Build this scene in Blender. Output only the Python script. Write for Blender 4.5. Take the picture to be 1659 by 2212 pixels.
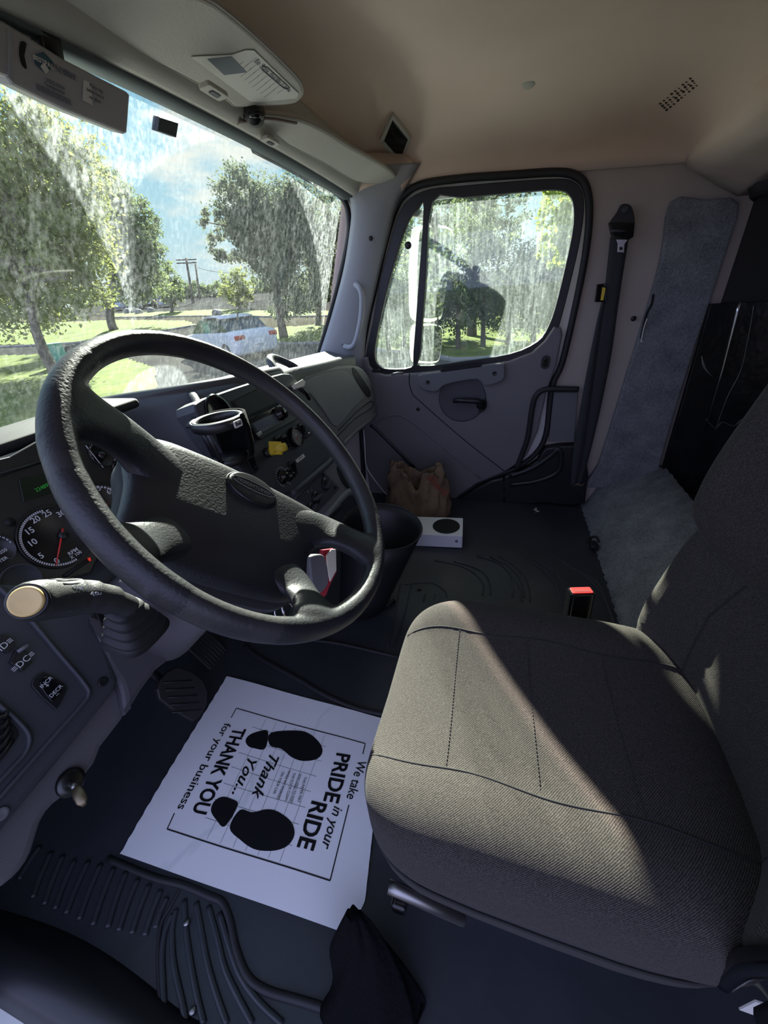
import bpy, math, random
import numpy as np
from mathutils import Vector, Matrix
random.seed(7)
RNG = np.random.default_rng(11)
for o in list(bpy.data.objects): bpy.data.objects.remove(o)
S = bpy.context.scene
COL = S.collection
# ------------------------------------------------------------------ camera
FPX, PITCH, ROLL, YAW = 831.0, 30.74, -5.09, 18.84
CAM = Vector((-.9, 0, 1.05))
def cam_basis():
    p, r, y = map(math.radians, (PITCH, ROLL, YAW))
    fw = Vector((math.cos(p)*math.cos(y), math.cos(p)*math.sin(y), -math.sin(p)))
    rt = Vector((math.sin(y), -math.cos(y), 0)); up = rt.cross(fw)
    return (math.cos(r)*rt + math.sin(r)*up, -math.sin(r)*rt + math.cos(r)*up, fw)
CR, CU, CF = cam_basis()
cd = bpy.data.cameras.new('camera'); cam = bpy.data.objects.new('camera', cd); COL.objects.link(cam)
cd.sensor_fit = 'VERTICAL'; cd.sensor_height = 24; cd.sensor_width = 18; cd.lens = FPX/2212*24
cd.clip_start = .01; cd.clip_end = 2000
cam.matrix_world = Matrix(((CR.x, CU.x, -CF.x, CAM.x), (CR.y, CU.y, -CF.y, CAM.y), (CR.z, CU.z, -CF.z, CAM.z), (0, 0, 0, 1)))
S.camera = cam
S.view_settings.view_transform = 'Standard'; S.view_settings.look = 'None'
S.view_settings.gamma = 1; S.view_settings.use_curve_mapping = False
S.view_settings.exposure = 0.0
# ------------------------------------------------------------------ sun and sky
SUN_AZ, SUN_EL, SUN_E = 61.0, 26.3, 32.0
sa, se = math.radians(SUN_AZ), math.radians(SUN_EL)
SUND = Vector((math.sin(sa)*math.cos(se), math.cos(sa)*math.cos(se), math.sin(se)))
sl = bpy.data.lights.new('sun', 'SUN'); sl.energy = SUN_E; sl.angle = math.radians(.6); sl.color = (1, .93, .80)
so = bpy.data.objects.new('sun', sl); COL.objects.link(so); so.rotation_euler = SUND.to_track_quat('Z', 'Y').to_euler()
W = bpy.data.worlds.new('sky'); S.world = W; W.use_nodes = True
nt = W.node_tree; nt.nodes.clear()
def N(nt, t, **k):
    n = nt.nodes.new(t)
    for a, b in k.items():
        if a.startswith('i_'):
            n.inputs[int(a[2:])].default_value = b
        else: setattr(n, a, b)
    return n
def ramp(nt, stops, fac=None, interp='LINEAR'):
    n = nt.nodes.new('ShaderNodeValToRGB'); e = n.color_ramp.elements; n.color_ramp.interpolation = interp
    while len(e) < len(stops): e.new(.5)
    for i, (p, c) in enumerate(stops):
        e[i].position = p; e[i].color = (c, c, c, 1) if not hasattr(c, '__len__') else (*c, 1)
    if fac is not None: nt.links.new(fac, n.inputs[0])
    return n
def maths(nt, op, a, b=None, clamp=False):
    n = nt.nodes.new('ShaderNodeMath'); n.operation = op; n.use_clamp = clamp
    for i, v in enumerate((a, b)):
        if v is None: continue
        if isinstance(v, (int, float)): n.inputs[i].default_value = v
        else: nt.links.new(v, n.inputs[i])
    return n.outputs[0]
def mixc(nt, fac, a, b, mode='MIX'):
    n = nt.nodes.new('ShaderNodeMix'); n.data_type = 'RGBA'; n.blend_type = mode
    for s, v in ((0, fac), (6, a), (7, b)):
        if isinstance(v, (int, float)): n.inputs[s].default_value = v
        elif isinstance(v, tuple): n.inputs[s].default_value = (*v, 1) if len(v) == 3 else v
        else: nt.links.new(v, n.inputs[s])
    return n.outputs[2]
tc = N(nt, 'ShaderNodeTexCoord'); sx = N(nt, 'ShaderNodeSeparateXYZ'); nt.links.new(tc.outputs['Generated'], sx.inputs[0])
up = ramp(nt, [(0, (.80, .84, .86)), (.12, (.58, .80, .90)), (.30, (.36, .66, .86)), (1, (.30, .50, .80))], sx.outputs[2])
mp = N(nt, 'ShaderNodeMapping'); mp.inputs['Scale'].default_value = (2.2, 2.2, 7.5); nt.links.new(tc.outputs['Generated'], mp.inputs[0])
nz = N(nt, 'ShaderNodeTexNoise'); nz.inputs['Scale'].default_value = 1.9; nz.inputs['Detail'].default_value = 7; nz.inputs['Roughness'].default_value = .55
nt.links.new(mp.outputs[0], nz.inputs[0])
cl = ramp(nt, [(.54, 0), (.66, 1)], nz.outputs[0])
sky = mixc(nt, cl.outputs[0], up.outputs[0], (1.05, 1.0, .93))
# sky on the driver's side brightened and blued, added fill light for the cab
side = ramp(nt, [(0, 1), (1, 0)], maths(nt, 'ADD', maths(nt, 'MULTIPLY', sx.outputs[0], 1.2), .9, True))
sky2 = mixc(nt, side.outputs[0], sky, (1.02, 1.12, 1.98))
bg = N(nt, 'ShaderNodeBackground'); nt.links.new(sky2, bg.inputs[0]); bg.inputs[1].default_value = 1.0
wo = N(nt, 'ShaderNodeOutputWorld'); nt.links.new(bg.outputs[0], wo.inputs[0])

# ------------------------------------------------------------------ materials
MATS = {}
def mat(name, col, rough=.6, metal=0, bump=None, var=None, spec=.5, sheen=0, coat=0, trans=0):
    """bump=(scale,strength[,distance]); var=(scale, other colour)"""
    if name in MATS: return MATS[name]
    m = bpy.data.materials.new(name); m.use_nodes = True; t = m.node_tree
    b = t.nodes['Principled BSDF']; b.inputs['Base Color'].default_value = (*col, 1)
    b.inputs['Roughness'].default_value = rough; b.inputs['Metallic'].default_value = metal
    b.inputs['Specular IOR Level'].default_value = spec; b.inputs['Sheen Weight'].default_value = sheen
    b.inputs['Coat Weight'].default_value = coat
    c = t.nodes.new('ShaderNodeTexCoord')
    if var:
        n = t.nodes.new('ShaderNodeTexNoise'); n.inputs['Scale'].default_value = var[0]; n.inputs['Detail'].default_value = 5
        t.links.new(c.outputs['Object'], n.inputs[0])
        r = ramp(t, [(.38, 0), (.62, 1)], n.outputs[0])
        t.links.new(mixc(t, r.outputs[0], tuple(col), tuple(var[1])), b.inputs['Base Color'])
    if bump:
        n = t.nodes.new('ShaderNodeTexNoise'); n.inputs['Scale'].default_value = bump[0]; n.inputs['Detail'].default_value = 3
        t.links.new(c.outputs['Object'], n.inputs[0])
        k = t.nodes.new('ShaderNodeBump'); k.inputs['Strength'].default_value = bump[1]; k.inputs['Distance'].default_value = bump[2] if len(bump) > 2 else .002
        t.links.new(n.outputs[0], k.inputs['Height']); t.links.new(k.outputs[0], b.inputs['Normal'])
    MATS[name] = m; return m
def emis(name, col, e):
    m = mat(name, (0, 0, 0)); b = m.node_tree.nodes['Principled BSDF']
    b.inputs['Emission Color'].default_value = (*col, 1); b.inputs['Emission Strength'].default_value = e; return m
M_wheel = mat('wheel_leatherette', (.016, .017, .020), .45, bump=(330, .5, .0010), var=(9, (.03, .031, .034)))
M_rim = mat('wheel_rim_rubber', (.026, .026, .028), .45, bump=(160, .35, .0014), var=(14, (.045, .044, .044)))
M_dash = mat('dark_dash_plastic', (.044, .047, .056), .55, bump=(500, .25, .0008), var=(3, (.052, .055, .065)))
M_dashg = mat('grey_dash_plastic', (.14, .14, .15), .55, bump=(420, .25, .0008), var=(3, (.155, .155, .165)))
M_trim = mat('warm_grey_plastic', (.11, .10, .112), .6, bump=(450, .2, .0007), var=(3, (.125, .115, .125)))
M_door = mat('door_plastic', (.155, .145, .152), .5, bump=(480, .25, .0007), var=(3, (.17, .158, .165)))
M_pillar = mat('light_pillar_plastic', (.36, .37, .39), .5, bump=(500, .15, .0006))
M_blk = mat('black_plastic', (.012, .012, .014), .4, bump=(500, .12, .0005))
M_gloss = mat('glossy_black', (.006, .006, .007), .12)
M_rub = mat('black_rubber', (.016, .016, .018), .6, bump=(200, .15, .001))
M_line = mat('groove_black', (.006, .006, .007), .7)
M_mat = mat('rubber_floor_mat', (.023, .026, .032), .40, bump=(35, .18, .004), var=(4, (.033, .037, .044)))
M_liner = mat('headliner_cloth', (.74, .57, .47), .9, bump=(700, .3, .0008), var=(2.5, (.67, .52, .42)), sheen=.2)
M_visor = mat('visor_vinyl', (.50, .475, .42), .65, bump=(210, .5, .0016), var=(6, (.46, .44, .39)))
M_wall = mat('pillar_wall_panel', (.42, .36, .32), .75, bump=(500, .2, .0007), var=(2, (.46, .40, .355)))
M_steel = mat('bright_metal', (.75, .74, .72), .22, 1)
M_dsteel = mat('dull_metal', (.35, .34, .33), .4, 1)
M_white = mat('white_paint', (.80, .80, .77), .35)
M_print = mat('black_print', (.008, .008, .010), .7)
M_mark = mat('white_marking', (.62, .63, .66), .6)
M_red = mat('red_plastic', (.75, .03, .03), .4)
M_yel = mat('yellow_plastic', (.78, .55, .03), .4, var=(40, (.70, .50, .05)))
M_cream = mat('cream_button', (.80, .58, .22), .35, var=(30, (.72, .50, .18)))
M_cardw = mat('white_card', (.72, .70, .64), .7)
M_bag = mat('kraft_paper', (.24, .165, .095), .8, bump=(22, 1, .010), var=(8, (.16, .11, .066)))
M_belt = mat('belt_webbing', (.035, .036, .040), .8, bump=(900, .4, .0006))
M_cloth = mat('black_cloth', (.005, .005, .006), 1, bump=(120, .8, .004), spec=.1)
M_glossw = mat('white_gloss_plastic', (.80, .80, .82), .35)
M_bark = mat('tree_bark', (.10, .075, .05), .9, bump=(12, .8, .05))
M_asph = mat('asphalt', (.045, .045, .045), .9, spec=0, var=(.25, (.07, .068, .062)), bump=(3, .2, .02))
M_conc = mat('concrete_road', (.085, .077, .060), .9, spec=0, var=(.2, (.07, .063, .05)))
M_curb = mat('curb_concrete', (.24, .23, .21), .9, spec=0, var=(1, (.2, .19, .18)))
M_rock = mat('grey_rock', (.20, .19, .18), .9, bump=(4, .8, .1))

def fabric():
    m = bpy.data.materials.new('seat_fabric'); m.use_nodes = True; t = m.node_tree; b = t.nodes['Principled BSDF']
    c = t.nodes.new('ShaderNodeTexCoord')
    n1 = t.nodes.new('ShaderNodeTexNoise'); n1.inputs['Scale'].default_value = 520; n1.inputs['Detail'].default_value = 2
    t.links.new(c.outputs['Object'], n1.inputs[0])
    w = t.nodes.new('ShaderNodeTexWave'); w.inputs['Scale'].default_value = 190; w.inputs['Distortion'].default_value = 1.2; w.bands_direction = 'DIAGONAL'
    t.links.new(c.outputs['Object'], w.inputs[0])
    h = maths(t, 'ADD', maths(t, 'MULTIPLY', n1.outputs[0], .8), maths(t, 'MULTIPLY', w.outputs[1], .35))
    r = ramp(t, [(.40, (.019, .0165, .0155)), (.85, (.086, .075, .066))], h)
    t.links.new(r.outputs[0], b.inputs['Base Color']); b.inputs['Roughness'].default_value = .9; b.inputs['Sheen Weight'].default_value = .06; b.inputs['Specular IOR Level'].default_value = .2; b.inputs['Sheen Roughness'].default_value = .4
    k = t.nodes.new('ShaderNodeBump'); k.inputs['Strength'].default_value = .45; k.inputs['Distance'].default_value = .001
    t.links.new(h, k.inputs['Height']); t.links.new(k.outputs[0], b.inputs['Normal']); return m
M_fab = fabric()
def carpet():
    m = bpy.data.materials.new('grey_carpet'); m.use_nodes = True; t = m.node_tree; b = t.nodes['Principled BSDF']
    c = t.nodes.new('ShaderNodeTexCoord')
    n1 = t.nodes.new('ShaderNodeTexNoise'); n1.inputs['Scale'].default_value = 160; n1.inputs['Detail'].default_value = 4; n1.inputs['Distortion'].default_value = 1.5
    n2 = t.nodes.new('ShaderNodeTexNoise'); n2.inputs['Scale'].default_value = 14; n2.inputs['Detail'].default_value = 3
    for n in (n1, n2): t.links.new(c.outputs['Object'], n.inputs[0])
    h = maths(t, 'ADD', maths(t, 'MULTIPLY', n1.outputs[0], .7), maths(t, 'MULTIPLY', n2.outputs[0], .35))
    r = ramp(t, [(.35, (.095, .10, .108)), (.70, (.30, .31, .32))], h)
    t.links.new(r.outputs[0], b.inputs['Base Color']); b.inputs['Roughness'].default_value = 1
    k = t.nodes.new('ShaderNodeBump'); k.inputs['Strength'].default_value = .8; k.inputs['Distance'].default_value = .004
    t.links.new(h, k.inputs['Height']); t.links.new(k.outputs[0], b.inputs['Normal']); return m
M_carp = carpet()
def paper_mat():
    m = bpy.data.materials.new('white_paper'); m.use_nodes = True; t = m.node_tree; b = t.nodes['Principled BSDF']
    c = t.nodes.new('ShaderNodeTexCoord')
    n = t.nodes.new('ShaderNodeTexNoise'); n.inputs['Scale'].default_value = 7; n.inputs['Detail'].default_value = 6; n.inputs['Distortion'].default_value = 1.0
    t.links.new(c.outputs['Object'], n.inputs[0])
    # a tide-marked water stain near the seat corner
    s = N(t, 'ShaderNodeSeparateXYZ'); t.links.new(c.outputs['Object'], s.inputs[0])
    d = maths(t, 'ADD', maths(t, 'SUBTRACT', maths(t, 'MULTIPLY', s.outputs[1], 1.0), .33), maths(t, 'MULTIPLY', maths(t, 'ADD', s.outputs[0], .60), .55))
    d2 = maths(t, 'ABSOLUTE', maths(t, 'ADD', d, maths(t, 'MULTIPLY', maths(t, 'SUBTRACT', n.outputs[0], .5), .16)))
    r = ramp(t, [(0, 1), (.007, .5), (.012, 0)], d2)
    right = ramp(t, [(.48, 1), (.50, 0)], s.outputs[1])
    f = maths(t, 'MULTIPLY', maths(t, 'MULTIPLY', r.outputs[0], right.outputs[0]), .35)
    t.links.new(mixc(t, f, (.80, .80, .81), (.46, .56, .54)), b.inputs['Base Color']); b.inputs['Roughness'].default_value = .7
    k = t.nodes.new('ShaderNodeBump'); k.inputs['Strength'].default_value = .35; k.inputs['Distance'].default_value = .004
    t.links.new(n.outputs[0], k.inputs['Height']); t.links.new(k.outputs[0], b.inputs['Normal']); return m
M_paper = paper_mat()
def leaf_mat(name, c1, c2, tr=.45):
    m = bpy.data.materials.new(name); m.use_nodes = True; t = m.node_tree; t.nodes.clear()
    c = t.nodes.new('ShaderNodeTexCoord')
    n = t.nodes.new('ShaderNodeTexNoise'); n.inputs['Scale'].default_value = .9; n.inputs['Detail'].default_value = 4
    t.links.new(c.outputs['Object'], n.inputs[0]); r = ramp(t, [(.35, c1), (.65, c2)], n.outputs[0])
    d = t.nodes.new('ShaderNodeBsdfDiffuse'); l = t.nodes.new('ShaderNodeBsdfTranslucent')
    t.links.new(r.outputs[0], d.inputs[0]); t.links.new(r.outputs[0], l.inputs[0])
    x = t.nodes.new('ShaderNodeMixShader'); x.inputs[0].default_value = tr
    t.links.new(d.outputs[0], x.inputs[1]); t.links.new(l.outputs[0], x.inputs[2])
    o = t.nodes.new('ShaderNodeOutputMaterial'); t.links.new(x.outputs[0], o.inputs[0]); return m
M_leafA = leaf_mat('leaf_yellow_green', (.17, .20, .055), (.34, .36, .12))
M_leafB = leaf_mat('leaf_mid_green', (.10, .14, .055), (.22, .26, .11))
M_leafC = leaf_mat('leaf_grey_green', (.10, .13, .08), (.20, .22, .14))
M_leafD = leaf_mat('leaf_bright_green', (.28, .36, .05), (.42, .50, .10))
def grass_mat():
    m = bpy.data.materials.new('grass'); m.use_nodes = True; t = m.node_tree; b = t.nodes['Principled BSDF']
    c = t.nodes.new('ShaderNodeTexCoord')
    n = t.nodes.new('ShaderNodeTexNoise'); n.inputs['Scale'].default_value = .8; n.inputs['Detail'].default_value = 9; n.inputs['Roughness'].default_value = .75
    t.links.new(c.outputs['Object'], n.inputs[0])
    r = ramp(t, [(.32, (.045, .065, .012)), (.5, (.10, .135, .022)), (.68, (.18, .215, .04))], n.outputs[0])
    t.links.new(r.outputs[0], b.inputs['Base Color']); b.inputs['Roughness'].default_value = 1; b.inputs['Specular IOR Level'].default_value = .1
    k = t.nodes.new('ShaderNodeBump'); k.inputs['Strength'].default_value = .6; k.inputs['Distance'].default_value = .05
    t.links.new(n.outputs[0], k.inputs['Height']); t.links.new(k.outputs[0], b.inputs['Normal']); return m
M_grass = grass_mat()
def glass_mat(name, base, streak, wiped, tint=(.90, .97, .95), arcs=None, gloss=.04):
    """dusty automotive glass: clear pane, thin reflection, translucent dried-water dirt on top"""
    m = bpy.data.materials.new(name); m.use_nodes = True; t = m.node_tree; t.nodes.clear()
    c = t.nodes.new('ShaderNodeTexCoord'); s = N(t, 'ShaderNodeSeparateXYZ'); t.links.new(c.outputs['Object'], s.inputs[0])
    mpn = N(t, 'ShaderNodeMapping'); mpn.inputs['Scale'].default_value = (60, 60, 7); t.links.new(c.outputs['Object'], mpn.inputs[0])
    n1 = N(t, 'ShaderNodeTexNoise'); n1.inputs['Scale'].default_value = 1.6; n1.inputs['Detail'].default_value = 6; n1.inputs['Roughness'].default_value = .7; t.links.new(mpn.outputs[0], n1.inputs[0])
    n2 = N(t, 'ShaderNodeTexNoise'); n2.inputs['Scale'].default_value = 90; n2.inputs['Detail'].default_value = 3; t.links.new(c.outputs['Object'], n2.inputs[0])
    mp2 = N(t, 'ShaderNodeMapping'); mp2.inputs['Scale'].default_value = (22, 22, 1.6); t.links.new(c.outputs['Object'], mp2.inputs[0])
    n3 = N(t, 'ShaderNodeTexNoise'); n3.inputs['Scale'].default_value = 1; n3.inputs['Detail'].default_value = 3; t.links.new(mp2.outputs[0], n3.inputs[0])
    a = ramp(t, [(.44, 0), (.72, 1)], n1.outputs[0]).outputs[0]
    b = ramp(t, [(.50, 0), (.70, 1)], n2.outputs[0]).outputs[0]
    cc = ramp(t, [(.40, .35), (.68, 1)], n3.outputs[0]).outputs[0]
    dirt = maths(t, 'MULTIPLY', maths(t, 'ADD', maths(t, 'MULTIPLY', a, .75), maths(t, 'MULTIPLY', b, .35)), cc)
    dirt = maths(t, 'ADD', maths(t, 'MULTIPLY', dirt, streak), base)
    if arcs:
        msk = None
        for (cx, cz, rr, xl) in arcs:
            dx = maths(t, 'SUBTRACT', s.outputs[0], cx); dz = maths(t, 'SUBTRACT', s.outputs[2], cz)
            r2 = maths(t, 'SQRT', maths(t, 'ADD', maths(t, 'MULTIPLY', dx, dx), maths(t, 'MULTIPLY', dz, dz)))
            ins = ramp(t, [(0, 1), (1, 0)], maths(t, 'ADD', maths(t, 'MULTIPLY', maths(t, 'SUBTRACT', r2, rr), 150), .5, True)).outputs[0]
            rt = maths(t, 'ADD', maths(t, 'MULTIPLY', maths(t, 'SUBTRACT', s.outputs[0], xl), 40), .5, True)
            q = maths(t, 'MULTIPLY', ins, rt)
            msk = q if msk is None else maths(t, 'MAXIMUM', msk, q)
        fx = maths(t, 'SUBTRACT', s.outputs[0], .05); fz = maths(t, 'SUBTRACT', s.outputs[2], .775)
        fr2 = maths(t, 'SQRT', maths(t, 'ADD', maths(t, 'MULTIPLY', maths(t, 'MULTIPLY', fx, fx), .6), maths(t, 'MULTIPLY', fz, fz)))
        oval_reflection = ramp(t, [(0, 1), (1, 0)], maths(t, 'ADD', maths(t, 'MULTIPLY', maths(t, 'SUBTRACT', fr2, .115), 150), .5, True)).outputs[0]  # oval reflection low on the windshield, painted in as a paler patch
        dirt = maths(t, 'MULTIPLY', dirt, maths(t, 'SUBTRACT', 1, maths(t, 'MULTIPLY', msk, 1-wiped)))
        dirt = maths(t, 'ADD', dirt, maths(t, 'MULTIPLY', maths(t, 'MULTIPLY', oval_reflection, maths(t, 'ADD', a, .7)), .16))
    dirt = maths(t, 'MINIMUM', dirt, .9)
    tr = N(t, 'ShaderNodeBsdfTransparent'); tr.inputs[0].default_value = (*tint, 1)
    gl = N(t, 'ShaderNodeBsdfGlossy'); gl.inputs['Roughness'].default_value = .02
    fr = N(t, 'ShaderNodeFresnel'); fr.inputs[0].default_value = 1.45
    m1 = N(t, 'ShaderNodeMixShader'); t.links.new(maths(t, 'MULTIPLY', fr.outputs[0], 1.0), m1.inputs[0]); t.links.new(tr.outputs[0], m1.inputs[1]); t.links.new(gl.outputs[0], m1.inputs[2])
    df = N(t, 'ShaderNodeBsdfDiffuse'); df.inputs[0].default_value = (.62, .70, .70, 1)
    tl = N(t, 'ShaderNodeBsdfTranslucent'); tl.inputs[0].default_value = (.62, .72, .72, 1)
    m2 = N(t, 'ShaderNodeMixShader'); m2.inputs[0].default_value = .6; t.links.new(df.outputs[0], m2.inputs[1]); t.links.new(tl.outputs[0], m2.inputs[2])
    m3 = N(t, 'ShaderNodeMixShader'); t.links.new(dirt, m3.inputs[0]); t.links.new(m1.outputs[0], m3.inputs[1]); t.links.new(m2.outputs[0], m3.inputs[2])
    o = N(t, 'ShaderNodeOutputMaterial'); t.links.new(m3.outputs[0], o.inputs[0]); return m
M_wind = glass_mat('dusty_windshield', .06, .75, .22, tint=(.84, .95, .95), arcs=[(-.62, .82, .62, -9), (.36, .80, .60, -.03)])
M_side = glass_mat('dusty_side_glass', .03, .24, 1)

# ------------------------------------------------------------------ geometry helpers
OFF = {}
def ray(px, py): return CF + CR*((px-829.5)/FPX) - CU*((py-1106)/FPX)
def P(px, py, **k):
    d = ray(px, py); a, v = list(k.items())[0]; i = 'xyz'.index(a)
    return CAM + d*((v-CAM[i])/d[i])
def D(px, py, dist): return CAM + ray(px, py)*dist
class Fr:
    """a plane in the cab: origin, two axes, normal"""
    def __init__(s, O, U, V):
        s.O = Vector(O); s.U = Vector(U).normalized(); V = Vector(V); s.N = s.U.cross(V).normalized(); s.V = s.N.cross(s.U)
    def at(s, u, v, h=0): return s.O + s.U*u + s.V*v + s.N*h
    def px(s, x, y, h=0):
        d = ray(x, y); o = s.O + s.N*h; k = (o-CAM).dot(s.N)/d.dot(s.N); p = CAM+d*k-s.O
        return (p.dot(s.U), p.dot(s.V))
    def pts(s, L, h=0): return [s.px(x, y, h) for x, y in L]
    def p3(s, x, y, h=0): u, v = s.px(x, y, h); return s.at(u, v, h)
    def lift(s, h): return Fr(s.O+s.N*h, s.U, s.V)
    def rot(s, deg):
        a = math.radians(deg); return Fr(s.O, s.U*math.cos(a)+s.V*math.sin(a), s.V*math.cos(a)-s.U*math.sin(a))
    def shift(s, u, v, h=0): return Fr(s.at(u, v, h), s.U, s.V)
def off(o): return OFF.get(o.name, Vector((0, 0, 0))) if o else Vector((0, 0, 0))
def mk(name, verts, faces, m=None, parent=None, smooth=True, bevel=0, sub=0, solid=0, seg=2):
    me = bpy.data.meshes.new(name); of = off(parent)
    me.from_pydata([tuple(Vector(v)-of) for v in verts], [], faces); me.validate(); me.update()
    o = bpy.data.objects.new(name, me); COL.objects.link(o); OFF[o.name] = of
    if parent: o.parent = parent
    if m: me.materials.append(m)
    if smooth:
        for p in me.polygons: p.use_smooth = True
    if solid:
        d = o.modifiers.new('solid', 'SOLIDIFY'); d.thickness = solid; d.offset = -1
    if sub:
        d = o.modifiers.new('sub', 'SUBSURF'); d.levels = sub; d.render_levels = sub
    if bevel:
        d = o.modifiers.new('bev', 'BEVEL'); d.width = bevel; d.segments = seg; d.limit_method = 'ANGLE'; d.angle_limit = math.radians(35)
    return o
def tag(o, label=None, cat=None, group=None, kind=None):
    if label: o['label'] = label
    if cat: o['category'] = cat
    if group: o['group'] = group
    if kind: o['kind'] = kind
    return o
def thing(name, label, cat, loc, group=None):
    o = bpy.data.objects.new(name, None); COL.objects.link(o); o.location = loc; OFF[o.name] = Vector(loc)
    o.empty_display_size = .05; return tag(o, label, cat, group)
class MB:
    """collects geometry into one mesh"""
    def __init__(s): s.v = []; s.f = []
    def add(s, v, f):
        n = len(s.v); s.v += [Vector(p) for p in v]; s.f += [tuple(i+n for i in q) for q in f]; return s
    def loft(s, rings, closed=True, cap=True):
        n = len(s.v); k = len(rings[0])
        for r in rings: s.v += [Vector(p) for p in r]
        for i in range(len(rings)-1):
            for j in range(k if closed else k-1):
                a = n+i*k+j; b = n+i*k+(j+1) % k; s.f.append((a, b, b+k, a+k))
        if cap and closed:
            s.f.append(tuple(n+j for j in reversed(range(k)))); s.f.append(tuple(n+(len(rings)-1)*k+j for j in range(k)))
        return s
    def tube(s, path, r, n=10, closed=False, flat=1, upv=None, cap=True):
        path = [Vector(p) for p in path]; L = len(path); rr = r if hasattr(r, '__len__') else [r]*L
        rings = []; prev = None
        for i, p in enumerate(path):
            if closed: t = (path[(i+1) % L]-path[i-1]).normalized()
            else: t = (path[min(i+1, L-1)]-path[max(i-1, 0)]).normalized()
            if upv is not None: a = Vector(upv)
            elif prev is None: a = Vector((0, 0, 1)) if abs(t.z) < .9 else Vector((1, 0, 0))
            else: a = prev
            a = (a-t*a.dot(t)).normalized(); prev = a; b = t.cross(a)
            rings.append([p+a*(math.cos(q)*rr[i]*flat)+b*(math.sin(q)*rr[i]) for q in [2*math.pi*j/n for j in range(n)]])
        if closed: rings.append(rings[0]); return s.loft(rings, True, False)
        return s.loft(rings, True, cap)
    def cyl(s, p0, p1, r0, r1=None, n=20):
        return s.tube([p0, p1], [r0, r0 if r1 is None else r1], n)
    def box(s, c, sz, fr=None):
        fr = fr or Fr((0, 0, 0), (1, 0, 0), (0, 1, 0)); c = Vector(c)
        v = [c+fr.U*(sz[0]/2*i)+fr.V*(sz[1]/2*j)+fr.N*(sz[2]/2*k) for k in (-1, 1) for i, j in ((-1, -1), (1, -1), (1, 1), (-1, 1))]
        return s.add(v, [(3, 2, 1, 0), (4, 5, 6, 7), (0, 1, 5, 4), (1, 2, 6, 5), (2, 3, 7, 6), (3, 0, 4, 7)])
    def lathe(s, fr, prof, n=28):
        """prof: list of (radius, height along the normal)"""
        return s.loft([[fr.at(r*math.cos(q), r*math.sin(q), h) for q in [2*math.pi*j/n for j in range(n)]] for r, h in prof])
    def build(s, name, m=None, parent=None, **k): return mk(name, s.v, s.f, m, parent, **k)
def smooth(pts, n=6, closed=False):
    """Catmull-Rom through the points (tuples of any dimension)"""
    pts = [Vector(p) for p in pts]; L = len(pts); out = []
    rng = range(L) if closed else range(L-1)
    for i in rng:
        if closed: a, b, c, d = pts[i-1], pts[i], pts[(i+1) % L], pts[(i+2) % L]
        else: a, b, c, d = pts[max(i-1, 0)], pts[i], pts[i+1], pts[min(i+2, L-1)]
        for j in range(n):
            t = j/n; out.append(.5*((2*b)+(c-a)*t+(2*a-5*b+4*c-d)*t*t+(3*b-a-3*c+d)*t**3))
    if not closed: out.append(pts[-1])
    return out
def rrect(w, h, r, n=5, cx=0, cy=0):
    o = []
    for sx_, sy_, a0 in ((1, 1, 0), (-1, 1, 90), (-1, -1, 180), (1, -1, 270)):
        for i in range(n+1):
            a = math.radians(a0+90*i/n); o.append((cx+sx_*(w/2-r)+r*math.cos(a), cy+sy_*(h/2-r)+r*math.sin(a)))
    return o
def circ(r, n=32, cx=0, cy=0): return [(cx+r*math.cos(2*math.pi*i/n), cy+r*math.sin(2*math.pi*i/n)) for i in range(n)]
def curve_mesh(cu):
    ob = bpy.data.objects.new('tmp', cu); COL.objects.link(ob)
    dg = bpy.context.evaluated_depsgraph_get(); dg.update()
    me = bpy.data.meshes.new_from_object(ob.evaluated_get(dg)); bpy.data.objects.remove(ob); bpy.data.curves.remove(cu)
    v = [tuple(x.co) for x in me.vertices]; f = [tuple(p.vertices) for p in me.polygons]; bpy.data.meshes.remove(me); return v, f
def plate_mesh(outer, holes, depth, bevel):
    cu = bpy.data.curves.new('t', 'CURVE'); cu.dimensions = '2D'; cu.fill_mode = 'BOTH'
    cu.extrude = max(depth/2-bevel, 0); cu.bevel_depth = bevel; cu.bevel_resolution = 2; cu.offset = -bevel
    for L in [outer]+list(holes):
        sp = cu.splines.new('POLY'); sp.points.add(len(L)-1); sp.use_cyclic_u = True
        for i, p in enumerate(L): sp.points[i].co = (p[0], p[1], 0, 1)
    return curve_mesh(cu)
def plate(name, fr, outer, depth, m, parent=None, holes=(), bevel=0, h=0, smooth_=False, fn=None):
    """flat part with real thickness: its top face sits h above the plane"""
    v, f = plate_mesh(outer, holes, depth, bevel)
    W_ = [fr.at(x, y, z-depth/2+h) for x, y, z in v]
    if fn: W_ = [fn(p) for p in W_]
    return mk(name, W_, f, m, parent, smooth=smooth_)
def text_mb(s, fr, size, mb=None, bold=0, shear=0, align='CENTER', sx=1, thick=.0004, fn=None, space=1):
    cu = bpy.data.curves.new('t', 'FONT'); cu.body = s; cu.size = size; cu.align_x = align; cu.align_y = 'CENTER'
    cu.offset = bold*size; cu.shear = shear; cu.extrude = thick/2; cu.resolution_u = 3; cu.space_character = space
    v, f = curve_mesh(cu); mb = mb or MB()
    W_ = [fr.at(x*sx, y, z+thick/2) for x, y, z in v]
    if fn: W_ = [fn(p) for p in W_]
    return mb.add(W_, f)
def struct(o): o['kind'] = 'structure'; return o
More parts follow.
